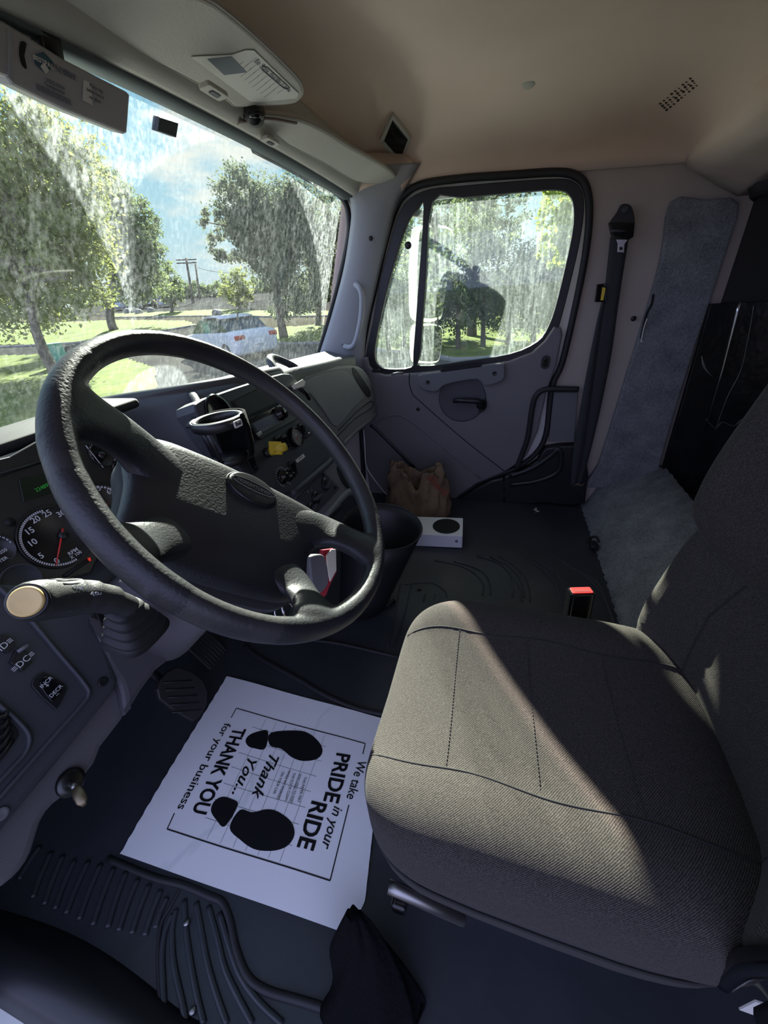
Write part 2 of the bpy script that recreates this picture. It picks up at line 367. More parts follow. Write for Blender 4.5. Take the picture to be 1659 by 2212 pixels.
def pillow(name, fr, outline, h, m, parent, prof=None, dome=None, depth=.02, **k):
    """outline in the plane, closed over by a domed skin"""
    prof = prof or [(1.0, 0), (1.0, .45), (.97, .75), (.92, .92), (.8, 1.0), (.5, 1.0), (.2, 1.0)]
    cx = sum(p[0] for p in outline)/len(outline); cy = sum(p[1] for p in outline)/len(outline)
    rings = [[fr.at(x, y, -depth) for x, y in outline]]
    for s_, t_ in prof:
        ring = []
        for x, y in outline:
            X = cx+(x-cx)*s_; Y = cy+(y-cy)*s_; z = h*t_ + (dome(X, Y)*t_ if dome else 0); ring.append(fr.at(X, Y, z))
        rings.append(ring)
    return MB().loft(rings).build(name, m, parent, **k)
def sqr(c, a, b, h, p, q, nu=48, nv=22, fn=None, fr=None):
    """superellipsoid: a, b half sizes in plan, h half height"""
    fr = fr or Fr((0, 0, 0), (1, 0, 0), (0, 1, 0)); c = Vector(c); rings = []
    sg = lambda x, e: math.copysign(abs(x)**e, x)
    for i in range(nv+1):
        v = -math.pi/2+math.pi*i/nv; v = max(min(v, math.pi/2-.02), -math.pi/2+.02); ring = []
        for j in range(nu):
            u = 2*math.pi*j/nu; cv = sg(math.cos(v), 2/q)
            x, y, z = a*cv*sg(math.cos(u), 2/p), b*cv*sg(math.sin(u), 2/p), h*sg(math.sin(v), 2/q)
            if fn: x, y, z = fn(x, y, z)
            ring.append(c+fr.U*x+fr.V*y+fr.N*z)
        rings.append(ring)
    return MB().loft(rings)
X, Y, Z = Vector((1, 0, 0)), Vector((0, 1, 0)), Vector((0, 0, 1))
FD = Fr((1.0, 0, 0), (0, -1, 0), (0, 0, 1))          # passenger door plane, facing the cab
# ================================================================== THE CAB SHELL
def shell_box(name, c, sz, m):
    return struct(MB().box(c, sz).build(name, m, smooth=False))
def ceil_z(x, y):
    g = lambda t, p, q: max(1-abs(t)**p, 0)**q
    edge = 1.338+.037*max(min((y+.1)/.6, 1), -.8)
    return edge + .215*g(min(abs(x), 1), 4.5, .42)*g((y-.065)/.58, 5, .42)
def ceil_hit(px, py, f=ceil_z):
    d = ray(px, py); lo = .15
    for i in range(900):
        t = .15+i*.004; p = CAM+d*t
        if p.z > f(p.x, p.y) : return p
    return CAM+d*2
us = [-math.cos(math.pi*i/44) for i in range(45)]
vs = [.065+.578*-math.cos(math.pi*i/36) for i in range(37)]
mb = MB(); mb.loft([[(u, v, ceil_z(u, v)+.004*math.sin(9*u+5*v)*math.sin(7*v-3*u)*(1-abs(u)**6)) for u in us] for v in vs], closed=False, cap=False)
struct(mb.build('ceiling', M_liner, solid=-.012))
shell_box('wall_top', (0, -.55, 1.66), (2.12, 2.62, .03), M_white)
shell_box('wall_top_front', (0, .745, 1.54), (2.1, .02, .25), M_white)
# header rail over the windshield
def header_z(x): return -.045*x*x
prof = [(.733, 1.45), (.722, 1.402), (.700, 1.384), (.655, 1.383)]
xs = [-1.05+2.1*i/30 for i in range(31)]
struct(MB().loft([[(x, y-.02*x*x, z+header_z(x)) for y, z in prof+[(.665, 1.44)]] for x in xs]).build('trim_windshield_header', mat('header_seal_grey', (.11, .135, .135), .6), smooth=True))
prof2 = [(.655, 1.387), (.642, 1.388), (.624, 1.399), (.610, 1.425), (.60, 1.46), (.60, 1.50), (.66, 1.5)]
struct(MB().loft([[(x, y-.02*x*x, z+header_z(x)) for y, z in prof2] for x in xs]).build('trim_header_panel', M_visor))
# windshield
def ws_y(x, z):
    t = (1.41-z)/.66; yt = .722-.03*x*x; yb = .895+.17*(1-x*x); return yt+(yb-yt)*t
def ws_hit(px, py):
    d = ray(px, py)
    for i in range(1500):
        p = CAM+d*(.3+i*.002)
        if p.y > ws_y(p.x, p.z): return p
    return p
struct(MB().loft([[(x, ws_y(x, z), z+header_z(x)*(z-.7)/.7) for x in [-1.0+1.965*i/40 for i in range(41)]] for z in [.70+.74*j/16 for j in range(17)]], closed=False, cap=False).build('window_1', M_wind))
# right A-pillar
ea = smooth([P(px, py, x=.945) for px, py in [(742, 372), (757, 415), (764, 455), (761, 500), (746, 590), (716, 700), (686, 792), (672, 850)]], 5)
eb = smooth([P(px, py, x=1.0) for px, py in [(905, 350), (878, 392), (852, 440), (836, 500), (817, 575), (799, 655), (788, 720), (782, 830)]], 5)
rows = []
for k in range(9):
    t = k/8; rows.append([a.lerp(b, t)+Vector((-1, -.25, 0)).normalized()*(.022*math.sin(math.pi*t)**.7) for a, b in zip(ea, eb)])
struct(MB().loft(rows, closed=False, cap=False).build('trim_pillar_right', M_pillar, solid=-.02))
cl0 = smooth([P(742, 400, x=.925), P(765, 421, x=.922), P(810, 425, x=.945), P(856, 432, x=.985)], 5); cl1 = smooth([P(728, 372, x=.915), P(772, 366, x=.915), P(830, 372, x=.94), P(895, 372, x=.985)], 5); cl2 = smooth([P(725, 330, x=.915), P(772, 330, x=.915), P(830, 330, x=.94), P(895, 335, x=.985)], 5)
struct(MB().loft([cl0, [a.lerp(b, .5)+Vector((-.008, -.004, 0)) for a, b in zip(cl0, cl1)], cl1, cl2], closed=False, cap=False).build('trim_roof_corner', M_liner, solid=.012))
sealp = [P(px, py, x=.948) for px, py in [(640, 372), (700, 398), (735, 414), (756, 438), (763, 475), (760, 520), (741, 605), (712, 710), (686, 790)]]
struct(MB().tube([p+Vector((.005, .02, 0)) for p in smooth([ws_hit(560, 318), ws_hit(640, 362)]+sealp[1:], 5)], .011, 8).build('trim_windshield_seal', M_blk))
# left A-pillar and the frame round the open driver's door (behind the camera's left)
rows = [[(-.93, ws_y(-.93, z), z) for z in (.7, .9, 1.1, 1.3, 1.45)], [(-1.0, .86-.25*(z-.7), z) for z in (.7, .9, 1.1, 1.3, 1.45)]]
struct(MB().loft(rows, closed=False, cap=False).build('trim_pillar_left', M_pillar, solid=.03))
shell_box('wall_left', (-1.03, -1.2, .8), (.04, 1.3, 1.75), M_wall)
shell_box('wall_left_front', (-1.03, 1.02, .32), (.04, .40, .98), M_blk)
shell_box('wall_left_top', (-1.03, .1, 1.5), (.04, 1.4, .3), M_white)
shell_box('wall_front', (0, 1.14, .18), (2.1, .04, 1.1), M_blk)
# side wall with the door opening
door_path = [(972, 1088), (900, 1118), (800, 1090), (782, 960), (780, 800), (793, 700), (813, 610), (833, 520), (856, 448), (878, 417), (915, 397), (1000, 385), (1100, 378), (1205, 372), (1248, 382), (1268, 410), (1273, 470), (1263, 560), (1241, 670), (1214, 785), (1192, 838), (1179, 940), (1152, 985), (1112, 1012), (1088, 1021), (1030, 1044)]
dp2 = [tuple(p) for p in smooth(FD.pts(door_path), 4, True)]
struct(plate('wall_right', FD, [(-1.16, -.15), (2.1, -.15), (2.1, 1.62), (-.70, 1.62), (-.70, 1.40), (-.90, .75), (-1.16, .70)], .03, M_wall, holes=[dp2], h=-.012))
struct(MB().tube([FD.at(u, v, .0) for u, v in dp2], .013, 10, closed=True).build('trim_door_seal', M_rub))
# ------------------------------------------------------------------ passenger door
door = struct(plate('door_1', FD, [(u*1.0, v) for u, v in dp2], .02, M_white, holes=[[tuple(p) for p in smooth(FD.pts([(926, 430), (1150, 408), (1212, 407), (1236, 422), (1246, 455), (1240, 520), (1210, 650), (1190, 712), (1163, 745), (1100, 775), (905, 800), (830, 803), (808, 785), (803, 755), (818, 670), (842, 580), (872, 488), (896, 448)]), 3, True)]], h=-.03)); OFF['door_1'] = Vector((0, 0, 0))
frame_o = [tuple(p) for p in smooth(FD.pts([(790, 775), (806, 690), (821, 610), (841, 530), (862, 462), (886, 428), (930, 408), (1000, 401), (1100, 392), (1205, 386), (1240, 393), (1258, 416), (1261, 460), (1251, 530), (1230, 620), (1207, 707), (1186, 752), (1140, 785), (1000, 806), (905, 812), (830, 814), (798, 803)]), 3, True)]
main_w = [(934, 436), (1000, 427), (1150, 413), (1205, 411), (1228, 420), (1239, 448), (1235, 510), (1206, 640), (1186, 702), (1160, 738), (1100, 765), (1000, 780), (907, 790), (908, 760), (920, 600)]
vent_w = [(915, 446), (903, 452), (880, 482), (850, 575), (826, 670), (811, 745), (811, 775), (820, 790), (838, 797), (888, 793), (893, 760), (905, 600)]
mw = [tuple(p) for p in smooth(FD.pts(main_w), 3, True)]; vw = [tuple(p) for p in smooth(FD.pts(vent_w), 3, True)]
plate('window_frame', FD, frame_o, .028, M_blk, door, holes=[mw, vw], bevel=.003, h=.004)
plate('door_glass', FD, [tuple(p) for p in smooth(FD.pts([(925, 430), (1150, 405), (1215, 403), (1245, 440), (1240, 520), (1210, 650), (1185, 720), (1150, 755), (1050, 785), (903, 800)]), 1)], .003, M_side, door, h=-.012)
plate('vent_glass', FD, [tuple(p) for p in smooth(FD.pts([(917, 440), (895, 448), (868, 490), (840, 580), (815, 670), (803, 760), (812, 790), (835, 803), (893, 800)]), 1)], .003, M_side, door, h=-.013)
MB().tube([FD.p3(918, 446), FD.p3(911, 620), FD.p3(896, 796)], .0035, 8).build('vent_seal', M_rub, door)
panel_o = FD.pts([(786, 770), (797, 770), (800, 788), (812, 802), (835, 808), (900, 804), (1000, 794), (1100, 778), (1148, 760), (1176, 735), (1196, 705), (1212, 708), (1214, 722), (1202, 785), (1180, 845), (1161, 930), (1137, 982), (1106, 1006), (1086, 1018), (1030, 1041), (968, 1085), (900, 1112), (806, 1085), (786, 960)])
pan = plate('door_panel', FD, panel_o, .045, M_door, door, bevel=.008, h=.022)
FP = FD.lift(.023)
MB().tube([FP.p3(*q) for q in smooth([(884, 806), (884, 826), (890, 848), (904, 864), (1000, 948), (1089, 1017)], 4)], .0022, 6).build('panel_joint', M_line, pan)
MB().tube([FP.p3(*q) for q in smooth([(806, 922), (830, 902), (862, 897), (895, 915), (960, 968), (1038, 1034)], 5)], .006, 8, flat=.3, upv=X).build('panel_crease', M_door, pan)
MB().tube([FP.p3(*q) for q in smooth([(800, 918), (815, 930), (850, 965), (895, 1010)], 4)], .009, 8, flat=.6, upv=X).build('panel_crease', M_blk, pan)
hp = plate('pull_handle', FP, [tuple(p) for p in smooth(FP.pts([(905, 815), (912, 806), (975, 799), (1040, 788), (1083, 783), (1090, 790), (1090, 814), (1078, 824), (1050, 832), (1038, 821), (1020, 818), (975, 826), (957, 833), (948, 842), (936, 845), (913, 839), (905, 829)]), 2, True)], .03, M_dashg, door, bevel=.006, h=.022)
F2 = FP.lift(.0225)
plate('slot', F2, FP.lift(.0225).pts([(950, 802), (955, 797), (1035, 786), (1042, 788), (1038, 793), (955, 804)]), .002, M_line, hp)
for q in ((924, 826), (1068, 807)): MB().lathe(F2.shift(*F2.px(*q)), [(.001, .0005), (.006, .001), (.008, .0025), (.0095, .0005)], 16).build('screw', M_blk, hp)
c = FP.px(998, 862)
MB().lathe(FP.shift(*c), [(.112, -.001), (.111, .001), (.106, .002), (.100, .001), (.05, .0005), (.001, .0003)], 40).build('handle_recess', mat('recess_grey', (.062, .06, .069), .5), door)
lv = MB().cyl(FP.p3(1038, 872), FP.p3(1038, 872, 0)+FP.N*.03, .020, .017, 24).build('door_latch', M_blk, door)
MB().tube([FP.p3(979, 866, .03), FP.p3(1000, 865, .03), FP.p3(1030, 866, .028), FP.p3(1045, 872, .02)], [.010, .012, .013, .014], 12).build('latch_lever', M_blk, lv)
MB().tube([FP.p3(*q, .012) for q in smooth([(1046, 862), (1049, 875), (1043, 886), (1034, 888)], 4)], .006, 8).build('latch_lever', M_gloss, lv)
vb = plate('window_switch', FP, rrect(.034, .055, .0165, 6, *FP.px(1178, 782)), .006, M_blk, door, bevel=.002, h=.006)
plate('switch_button', FP, rrect(.016, .034, .007, 4, *FP.px(1178, 782)), .008, M_gloss, vb, bevel=.002, h=.011)
db = plate('defog_vent', FP, rrect(.042, .016, .0075, 4, *FP.px(812, 801)), .006, M_blk, door, bevel=.001, h=.002)
MB().lathe(FP.shift(*FP.px(903, 884)), [(.0095, 0), (.009, .0015), (.001, .0018)], 18).build('panel_plug', M_blk, door)
MB().tube([FP.p3(*q) for q in [(845, 809), (858, 806), (872, 806)]], .005, 8, flat=.5, upv=X).build('window_clip', M_dashg, door)
kb = MB().lathe(FD.shift(*FD.px(881, 530), -.008), [(.014, 0), (.014, .006), (.010, .010), (.001, .010)], 20).build('vent_latch', M_blk, door)
# grab tube on the rear edge of the door
MB().tube(smooth([FD.p3(*q, .03) for q in [(1250, 841), (1200, 840), (1172, 843), (1156, 858), (1149, 885), (1140, 945), (1128, 980), (1116, 1012)]], 5), .0125, 12).build('grab_tube', M_rub, door)
# kick plates below the door
def kick(name, pts, h, d=.05, m=M_blk, bev=.01): return struct(plate(name, FD, [tuple(p) for p in smooth(FD.pts(pts, 0), 2, True)], d, m, bevel=bev, h=h))
kick('trim_1', [(940, 1125), (968, 1092), (1030, 1049), (1088, 1026), (1089, 1078), (1040, 1094), (985, 1125)], .035)
kick('trim_2', [(1090, 1024), (1125, 1012), (1160, 990), (1178, 962), (1240, 956), (1262, 958), (1262, 1080), (1180, 1080), (1092, 1080)], .035)
struct(MB().tube([FD.p3(*q, .038) for q in smooth([(1100, 1030), (1150, 1012), (1190, 985), (1205, 970), (1212, 985), (1205, 1020), (1160, 1040), (1100, 1048)], 4)], .012, 8, flat=.5, upv=X).build('trim_3', M_blk))
# B-pillar lower grey insert
struct(plate('trim_4', FD, FD.pts([(1196, 846), (1248, 846), (1240, 952), (1185, 952)], 0), .012, M_dashg, bevel=.003, h=.012))
0 and struct(plate('trim_5', FD, FD.pts([(1222, 700), (1262, 560), (1286, 560), (1262, 838), (1196, 838)], 0), .010, M_wall, bevel=.003, h=.012))

# ------------------------------------------------------------------ rear: carpet side, ledge, dark sleeper
FC = Fr((1.0, 0, 0), (0, -1, 0), (0, 0, 1))
cp = FC.pts([(1447, 437), (1520, 432), (1592, 440), (1560, 560), (1500, 745), (1455, 890), (1420, 1015), (1420, 1040), (1270, 1050), (1292, 1000), (1330, 880), (1385, 700), (1425, 560)])
struct(plate('wall_carpet', FC, [tuple(p) for p in smooth(cp, 3, True)], .03, M_carp, bevel=.008, h=.018))
rip = thing('carpet_rip', 'ragged vertical tear with curled edge in the grey carpeted side wall', 'tear', FC.p3(1398, 680, .02))
MB().tube(smooth([FC.p3(*q, .020) for q in [(1411, 634), (1408, 655), (1398, 675), (1392, 695), (1386, 722), (1384, 736)]], 4), [.001]+[.005]*18+[.001]*2, 6, flat=.3, upv=X).build('gap', M_line, rip)
MB().tube(smooth([FC.p3(*q, .024) for q in [(1398, 688), (1392, 705), (1388, 722), (1385, 737), (1389, 738)]], 4), .0022, 6).build('curled_edge', M_cardw, rip)
# ledge across the back of the floor, carpeted
lp = [(-.40, -.01), (-.435, .015), (-.47, .09), (-.50, .12), (-.60, .17), (-.72, .235), (-.74, .20), (-.74, -.05)]
def ledge_y(x): return 0 if x > .1 else 0
rows = []
for i in range(60):
    x = 1.02-.93*i/59
    rows.append([(x+.003*math.sin(i*3.1), y-.02*(1.02-x)+.003*math.sin(i*1.7+y*90)-(.02 if i > 57 else 0), z+.002*math.sin(i*2.3+y*40)) for y, z in lp])
struct(MB().loft(rows).build('floor_ledge', M_carp))
shell_box('wall_back', (0, -2.02, .7), (2.1, .04, 1.9), mat('sleeper_dark_cloth', (.03, .028, .026), .95, bump=(90, .4, .002)))
shell_box('floor_back', (-.05, -1.38, .10), (2.0, 1.3, .04), mat('sleeper_floor', (.012, .012, .013), .8))
FB = Fr((1.0, 0, 0), (0, -1, 0), (0, 0, 1))
struct(plate('wall_sleeper_side', FB, [(.74, -.1), (2.0, -.1), (2.0, 1.45), (.74, 1.45)], .02, MATS['sleeper_dark_cloth'], h=.008))
bd = plate('black_board', FB, FB.pts([(1528, 655), (1700, 648), (1700, 1100), (1400, 1100)], 0), .02, mat('scuffed_gloss_board', (.008, .008, .010), .22, bump=(18, .6, .004), var=(10, (.014, .014, .017))), bevel=.003, h=.032)
tag(bd, 'scuffed glossy black board leaning in the sleeper behind the carpeted side wall', 'board')
F3 = FB.lift(.0325)
MB().tube([F3.p3(*q) for q in [(1599, 652), (1593, 672), (1560, 800), (1520, 940)]], [.003, .006, .004, .002], 8).build('chrome_strip', M_steel, bd)
MB().tube([F3.p3(*q) for q in smooth([(1628, 660), (1618, 720), (1600, 800), (1570, 860), (1545, 930)], 4)], .0012, 6).build('scratch', M_dsteel, bd)
MB().tube([F3.p3(*q) for q in smooth([(1525, 905), (1545, 925), (1560, 912), (1585, 920), (1605, 905), (1625, 925)], 4)], .0008, 6).build('scratch', M_dsteel, bd)
MB().tube([F3.p3(*q) for q in smooth([(1516, 770), (1522, 795), (1540, 815)], 4)], [.002, .002, .004, .005, .004, .003, .002, .001, .001], 6, flat=.3, upv=X).build('scratch', M_dsteel, bd)
# roof arch over the sleeper opening, bunched dark curtain under it
ap = [(-.500, 1.318), (-.512, 1.300), (-.56, 1.272), (-.62, 1.235), (-.68, 1.205), (-.72, 1.205), (-.74, 1.25), (-.74, 1.42), (-.52, 1.42)]
def archx(i):
    x = 1.0-2.0*i/40; return x
rows = []
for i in range(41):
    x = archx(i); dz = .055*(1-abs(x)**6)**.6 if abs(x) < 1 else 0
    rows.append([(x, y+.006*math.sin(4*x), z+dz*(1 if y < -.6 else .2)) for y, z in ap])
struct(MB().loft(rows).build('trim_roof_arch', M_liner))
rows = []
for i in range(70):
    x = 1.0-1.9*i/69; w = .018*math.sin(i*1.3)+.012*math.sin(i*.7+1)
    rows.append([(x, -.715+w*.6, 1.30), (x, -.722+w*.9, 1.22), (x, -.745+w*1.2, 1.185+.010*math.sin(i*.9)), (x, -.77+w, 1.20), (x, -.80, 1.30)])
tag(MB().loft(rows).build('bunched_curtain', mat('curtain_cloth', (.035, .033, .033), .7, bump=(60, .5, .004))), 'dark curtain bunched up under the roof arch of the sleeper opening', 'curtain')
# ------------------------------------------------------------------ floor
def floor_z(x, y): return .004*math.sin(6*x+2)*math.cos(5*y)*.5
rows = [[(x, y, floor_z(x, y)) for x in [-1.02+2.06*i/60 for i in range(61)]] for y in [1.15-1.75*j/50 for j in range(51)]]
struct(MB().loft([list(reversed(r)) for r in rows], closed=False, cap=False).build('floor', M_mat))
FF = Fr((0, 0, 0), X, Y)
fm = thing('rubber_floor_mat', 'moulded black rubber mat ribs covering the cab floor around the seat', 'floor mat', (0, .2, 0))
def rib(pts, r=.003, m=M_mat, nm='rib', flat=.8, h=.0015):
    return MB().tube([FF.p3(*q, h) for q in smooth(pts, 5)], r, 8, flat=flat, upv=Z).build(nm, m, fm)
for L in [[(1030, 1200), (1075, 1215), (1105, 1245), (1107, 1290)], [(1060, 1202), (1100, 1222), (1125, 1255), (1133, 1290)], [(1058, 1200), (1090, 1222), (1122, 1268), (1128, 1300)], [(1078, 1201), (1112, 1222), (1138, 1255), (1145, 1300)],
          [(1131, 1200), (1165, 1225), (1200, 1262), (1213, 1310)], [(1142, 1204), (1190, 1230), (1218, 1262), (1228, 1310)], [(1207, 1207), (1250, 1235), (1290, 1258), (1315, 1310), (1345, 1400)], [(1215, 1215), (1265, 1245), (1305, 1290), (1330, 1370)],
          [(940, 1210), (990, 1220), (1028, 1240), (1043, 1262), (1042, 1285)], [(980, 1212), (1025, 1225), (1052, 1245), (1060, 1285)],
          [(865, 1262), (855, 1320), (838, 1398)], [(888, 1266), (870, 1340), (850, 1402)], [(918, 1283), (915, 1300)], [(940, 1283), (938, 1295)], [(875, 1262), (930, 1258), (960, 1275), (965, 1290)]]:
    rib(L)
rib([(490, 1365), (600, 1375), (720, 1388), (800, 1405), (862, 1420)], .006, M_rub, 'edge_seam')
rib([(530, 1395), (560, 1420), (650, 1470), (700, 1500), (770, 1530), (840, 1545)], .008, M_rub, 'edge_seam')
# ribs in the step-side part
for x0, y0, x1, y1 in [(85, 1830, 40, 1900), (110, 1842, 70, 1940), (135, 1850, 95, 1955), (160, 1860, 118, 1965), (190, 1862, 142, 1975), (217, 1868, 170, 1988), (245, 1876, 200, 2000), (272, 1885, 232, 2005), (297, 1900, 256, 2012), (322, 1912, 284, 2018), (347, 1924, 312, 2022), (360, 1940, 335, 2005)]:
    rib([(x0, y0), ((x0+x1)/2-2, (y0+y1)/2), (x1, y1)], .0065)
for k, L in enumerate([[(372, 1975), (357, 2010), (350, 2060), (352, 2130), (356, 2212)], [(380, 1965), (372, 2010), (375, 2080), (392, 2160), (402, 2212)], [(398, 1945), (402, 2010), (412, 2080), (425, 2150), (440, 2212)],
             [(424, 1950), (435, 2010), (448, 2080), (468, 2150), (490, 2212)], [(450, 1958), (468, 2020), (485, 2090), (512, 2150), (545, 2212)], [(474, 1972), (497, 2050), (520, 2110), (560, 2165), (610, 2212)]]):
    rib(L, .0055)
rib([(232, 1855), (330, 1895), (395, 1912), (450, 1935), (480, 1950), (497, 1990), (510, 2050), (535, 2110), (575, 2140), (640, 2160), (740, 2190)], .007, M_rub, 'edge_seam')
rib([(393, 1912), (370, 1955), (347, 2000), (341, 2080), (350, 2212)], .004, M_rub, 'edge_seam')
for q in ((405, 1995), (418, 2185)): MB().lathe(FF.shift(*FF.px(*q), .006), [(.006, 0), (.005, .002), (.001, .002)], 14).build('rivet', M_dsteel, fm)
MB().lathe(FF.shift(*FF.px(905, 1275), .0), [(.009, .0012), (.001, .0016)], 16).build('hole_plug', M_line, fm)
sc = MB()
for k in range(9):
    a = random.uniform(0, 6.28); r = random.uniform(.002, .016); c = FF.px(1160, 1103); sc.lathe(FF.shift(c[0]+r*math.cos(a)*1.6, c[1]+r*math.sin(a), .002), [(random.uniform(.003, .007), .001), (.001, .0018)], 7)
tag(sc.build('torn_sticker', M_cardw), 'torn whitish sticker scrap stuck on the passenger floor mat', 'sticker')
# driver door sill
rows = []
for i in range(31):
    y = 1.1-.95*i/30; k = .018*math.sin(max(0, min(1, (y-.45)/.5))*math.pi)
    rows.append([(-.985, y, -.03), (-.984, y, .002), (-.975, y, .010+k*.4), (-.952-k*.5, y, .028+k), (-.925+k*.6, y, .028+k), (-.905+k, y, .010), (-.89+k, y, -.01)])
struct(MB().loft(rows).build('trim_sill', M_blk))
shell_box('trim_sill_outer', (-1.043, .3, -.05), (.118, 1.9, .10), M_white)
shell_box('wall_sill', (0, -.6, -.1), (2.1, 3.5, .1), M_blk)
# ================================================================== DASHBOARD
dash = thing('dashboard', 'dark grey truck dashboard with gauges, radio and switch panels behind the steering wheel', 'dashboard', (0, .8, .4))
ST = [(-1.0, 1.00, .835, .90, .80, .86, .62), (-.70, 1.00, .835, .90, .80, .86, .62), (-.40, .98, .85, .90, .82, .85, .62), (-.26, .90, .865, .84, .84, .78, .62), (-.18, .77, .865, .71, .845, .66, .60), (-.10, .70, .865, .655, .848, .615, .60),
      (0, .675, .860, .632, .842, .58, .58), (.12, .665, .852, .63, .834, .59, .56), (.25, .665, .838, .64, .82, .635, .58), (.5, .670, .812, .645, .796, .645, .56), (.80, .690, .785, .66, .768, .66, .53), (.90, .71, .770, .69, .755, .69, .54), (.945, .76, .745, .75, .735, .75, .55)]
rows = []
for x, yt, zt, yr, zr, yf, zf in ST:
    yb = ws_y(x*.98, .80)+.02
    rows.append([(x, yb, .60), (x, yb, .77+.03*(1-abs(x))), (x, (yb+yt)/2, (zt+.80)/2+.006), (x, yt+.03, zt-.003), (x, yt, zt), (x, (yt+yr)/2-.006, (zt+zr)/2+.007), (x, yr, zr), (x, yf+.004, (zr+zf)/2+.05), (x, yf, zf), (x, yf+.05, zf-.06), (x, yf+.2, zf-.1), (x, yb, zf)])
def interp_rows(rows, n=4):
    cols = [smooth([r[j] for r in rows], n) for j in range(len(rows[0]))]
    return [[c[i] for c in cols] for i in range(len(cols[0]))]
body = MB().loft([list(reversed(r)) for r in interp_rows(rows)]).build('dash_body', M_dash, dash)
FK = Fr((0, .592, .80), X, (0, .26, .966))
cen = plate('centre_panel', FK, [tuple(p) for p in smooth(FK.pts([(420, 872), (470, 850), (549, 824), (612, 806), (634, 812), (652, 838), (676, 885), (704, 940), (722, 978), (690, 1008), (625, 1064), (560, 1050), (505, 998), (470, 960), (436, 910)]), 2, True)], .06, M_dash, dash, bevel=.006)
F1 = FK.lift(.0006)
def slot(fr, pts, m, nm, par, d=.004, h=.001, bev=.001, sm=0):
    L = fr.pts(pts); L = [tuple(p) for p in smooth(L, sm, True)] if sm else L
    return plate(nm, fr, L, d, m, par, bevel=bev, h=h)
slot(F1, [(497, 868), (578, 828), (612, 868), (527, 908)], M_line, 'storage_slot', cen)
slot(F1, [(503, 868), (576, 833), (606, 866), (530, 901)], mat('slot_inner', (.020, .021, .024), .6), 'storage_slot', cen, h=.0016)
rad = slot(F1, [(528, 912), (612, 868), (622, 876), (634, 899), (640, 905), (556, 951), (549, 946), (540, 930)], M_blk, 'radio', cen, d=.03, h=.012, bev=.002)
FR = F1.lift(.0125)
slot(FR, [(546, 916), (592, 893), (604, 912), (560, 936)], mat('radio_display', (.14, .17, .21), .12), 'radio_display', rad)
slot(FR, [(533, 911), (608, 871), (612, 877), (537, 918)], M_gloss, 'disc_slot', rad)
for k in range(6):
    a = k/5; x = 569+a*38; y = 930-a*21; slot(FR, [(x-3, y-1), (x+3, y-4), (x+5, y), (x-1, y+3)], M_dashg, 'preset_button', rad, h=.002)
MB().lathe(FR.shift(*FR.px(604, 893)), [(.020, 0), (.020, .003), (.017, .004), (.016, .016), (.013, .018), (.001, .018)], 28).build('volume_knob', M_gloss, rad)
for q in ((622, 876), (628, 890), (617, 881)): slot(FR, [(q[0]-4, q[1]-1), (q[0]+3, q[1]-4), (q[0]+5, q[1]+1), (q[0]-2, q[1]+4)], M_steel, 'radio_button', rad, h=.003)
slot(FR, [(552, 937), (562, 931), (566, 938), (557, 944)], M_steel, 'radio_button', rad, h=.003)
# small square screen ledge above and round speaker hole
MB().lathe(F1.shift(*F1.px(487, 868)), [(.006, 0), (.005, .001), (.001, .001)], 14).build('screw', M_line, cen)
MB().lathe(F1.shift(*F1.px(474, 890)), [(.040, 0), (.036, .003), (.030, .001), (.001, .0015)], 30).build('round_vent', M_gloss, cen)
MB().lathe(F1.shift(*F1.px(505, 960)), [(.040, 0), (.036, .003), (.030, .001), (.001, .0015)], 30).build('round_vent', M_gloss, cen)
def rocker(fr, px, py, par, w=.022, h=.042, nm='rocker_switch', lab=None):
    c = fr.px(px, py)
    b = plate(nm, fr, rrect(w, h, .005, 4, *c), .010, M_blk, par, bevel=.0015, h=.006)
    v = MB().loft([[fr.at(c[0]+sx_*(w*.32), c[1]+t*h*.36, .006+z*.006) for sx_ in (-1, 1)]+[fr.at(c[0]+w*.32, c[1]+t*h*.36, .002), fr.at(c[0]-w*.32, c[1]+t*h*.36, .002)] for t, z in ((-1, .3), (-.5, .35), (0, .6), (.5, 1), (1, 1.2))]).build('rocker', M_gloss, b, smooth=False)
    text_mb('–', fr.shift(c[0], c[1]-h*.2, .0095), .007, thick=.0002).build('mark', M_mark, b, smooth=False)
    return b
rocker(F1, 527+15, 1003, cen); rocker(F1, 516, 994, cen, w=.008, h=.03)
rocker(F1, 602, 958, cen); rocker(F1, 616, 956, cen); rocker(F1, 651, 930, cen)
rocker(F1, 631, 1012, cen)
gg = MB().lathe(F1.shift(*F1.px(635, 945)), [(.0285, 0), (.0285, .012), (.026, .014), (.024, .012), (.024, .009), (.001, .009)], 36).build('air_gauge', M_gloss, cen)
G1 = F1.shift(*F1.px(635, 945), .0096)
plate('dial_face', G1, circ(.0235), .0004, mat('gauge_dial_grey', (.20, .20, .19), .3), gg)
text_mb('AIR', G1.shift(0, .005), .007).build('dial_text', M_mark, gg, smooth=False)
MB().tube([G1.at(-.012, -.006, .001), G1.at(.002, .002, .001)], .0006, 6).build('needle', M_red, gg)
# yellow diamond push-pull knob
kq = F1.px(576, 978)
yk = MB().lathe(F1.shift(*kq), [(.013, 0), (.013, .006), (.009, .008), (.009, .018)], 20).build('brake_valve', M_blk, cen)
ax = F1.at(*kq, .012); tip = ax+(FK.N*.042+X*.012+Z*.0)
st = MB().tube([ax, ax.lerp(tip, .55), tip], [.0115, .0115, .010], 16).build('brake_knob', M_yel, yk); tag(st, 'yellow diamond-shaped push-pull brake knob')
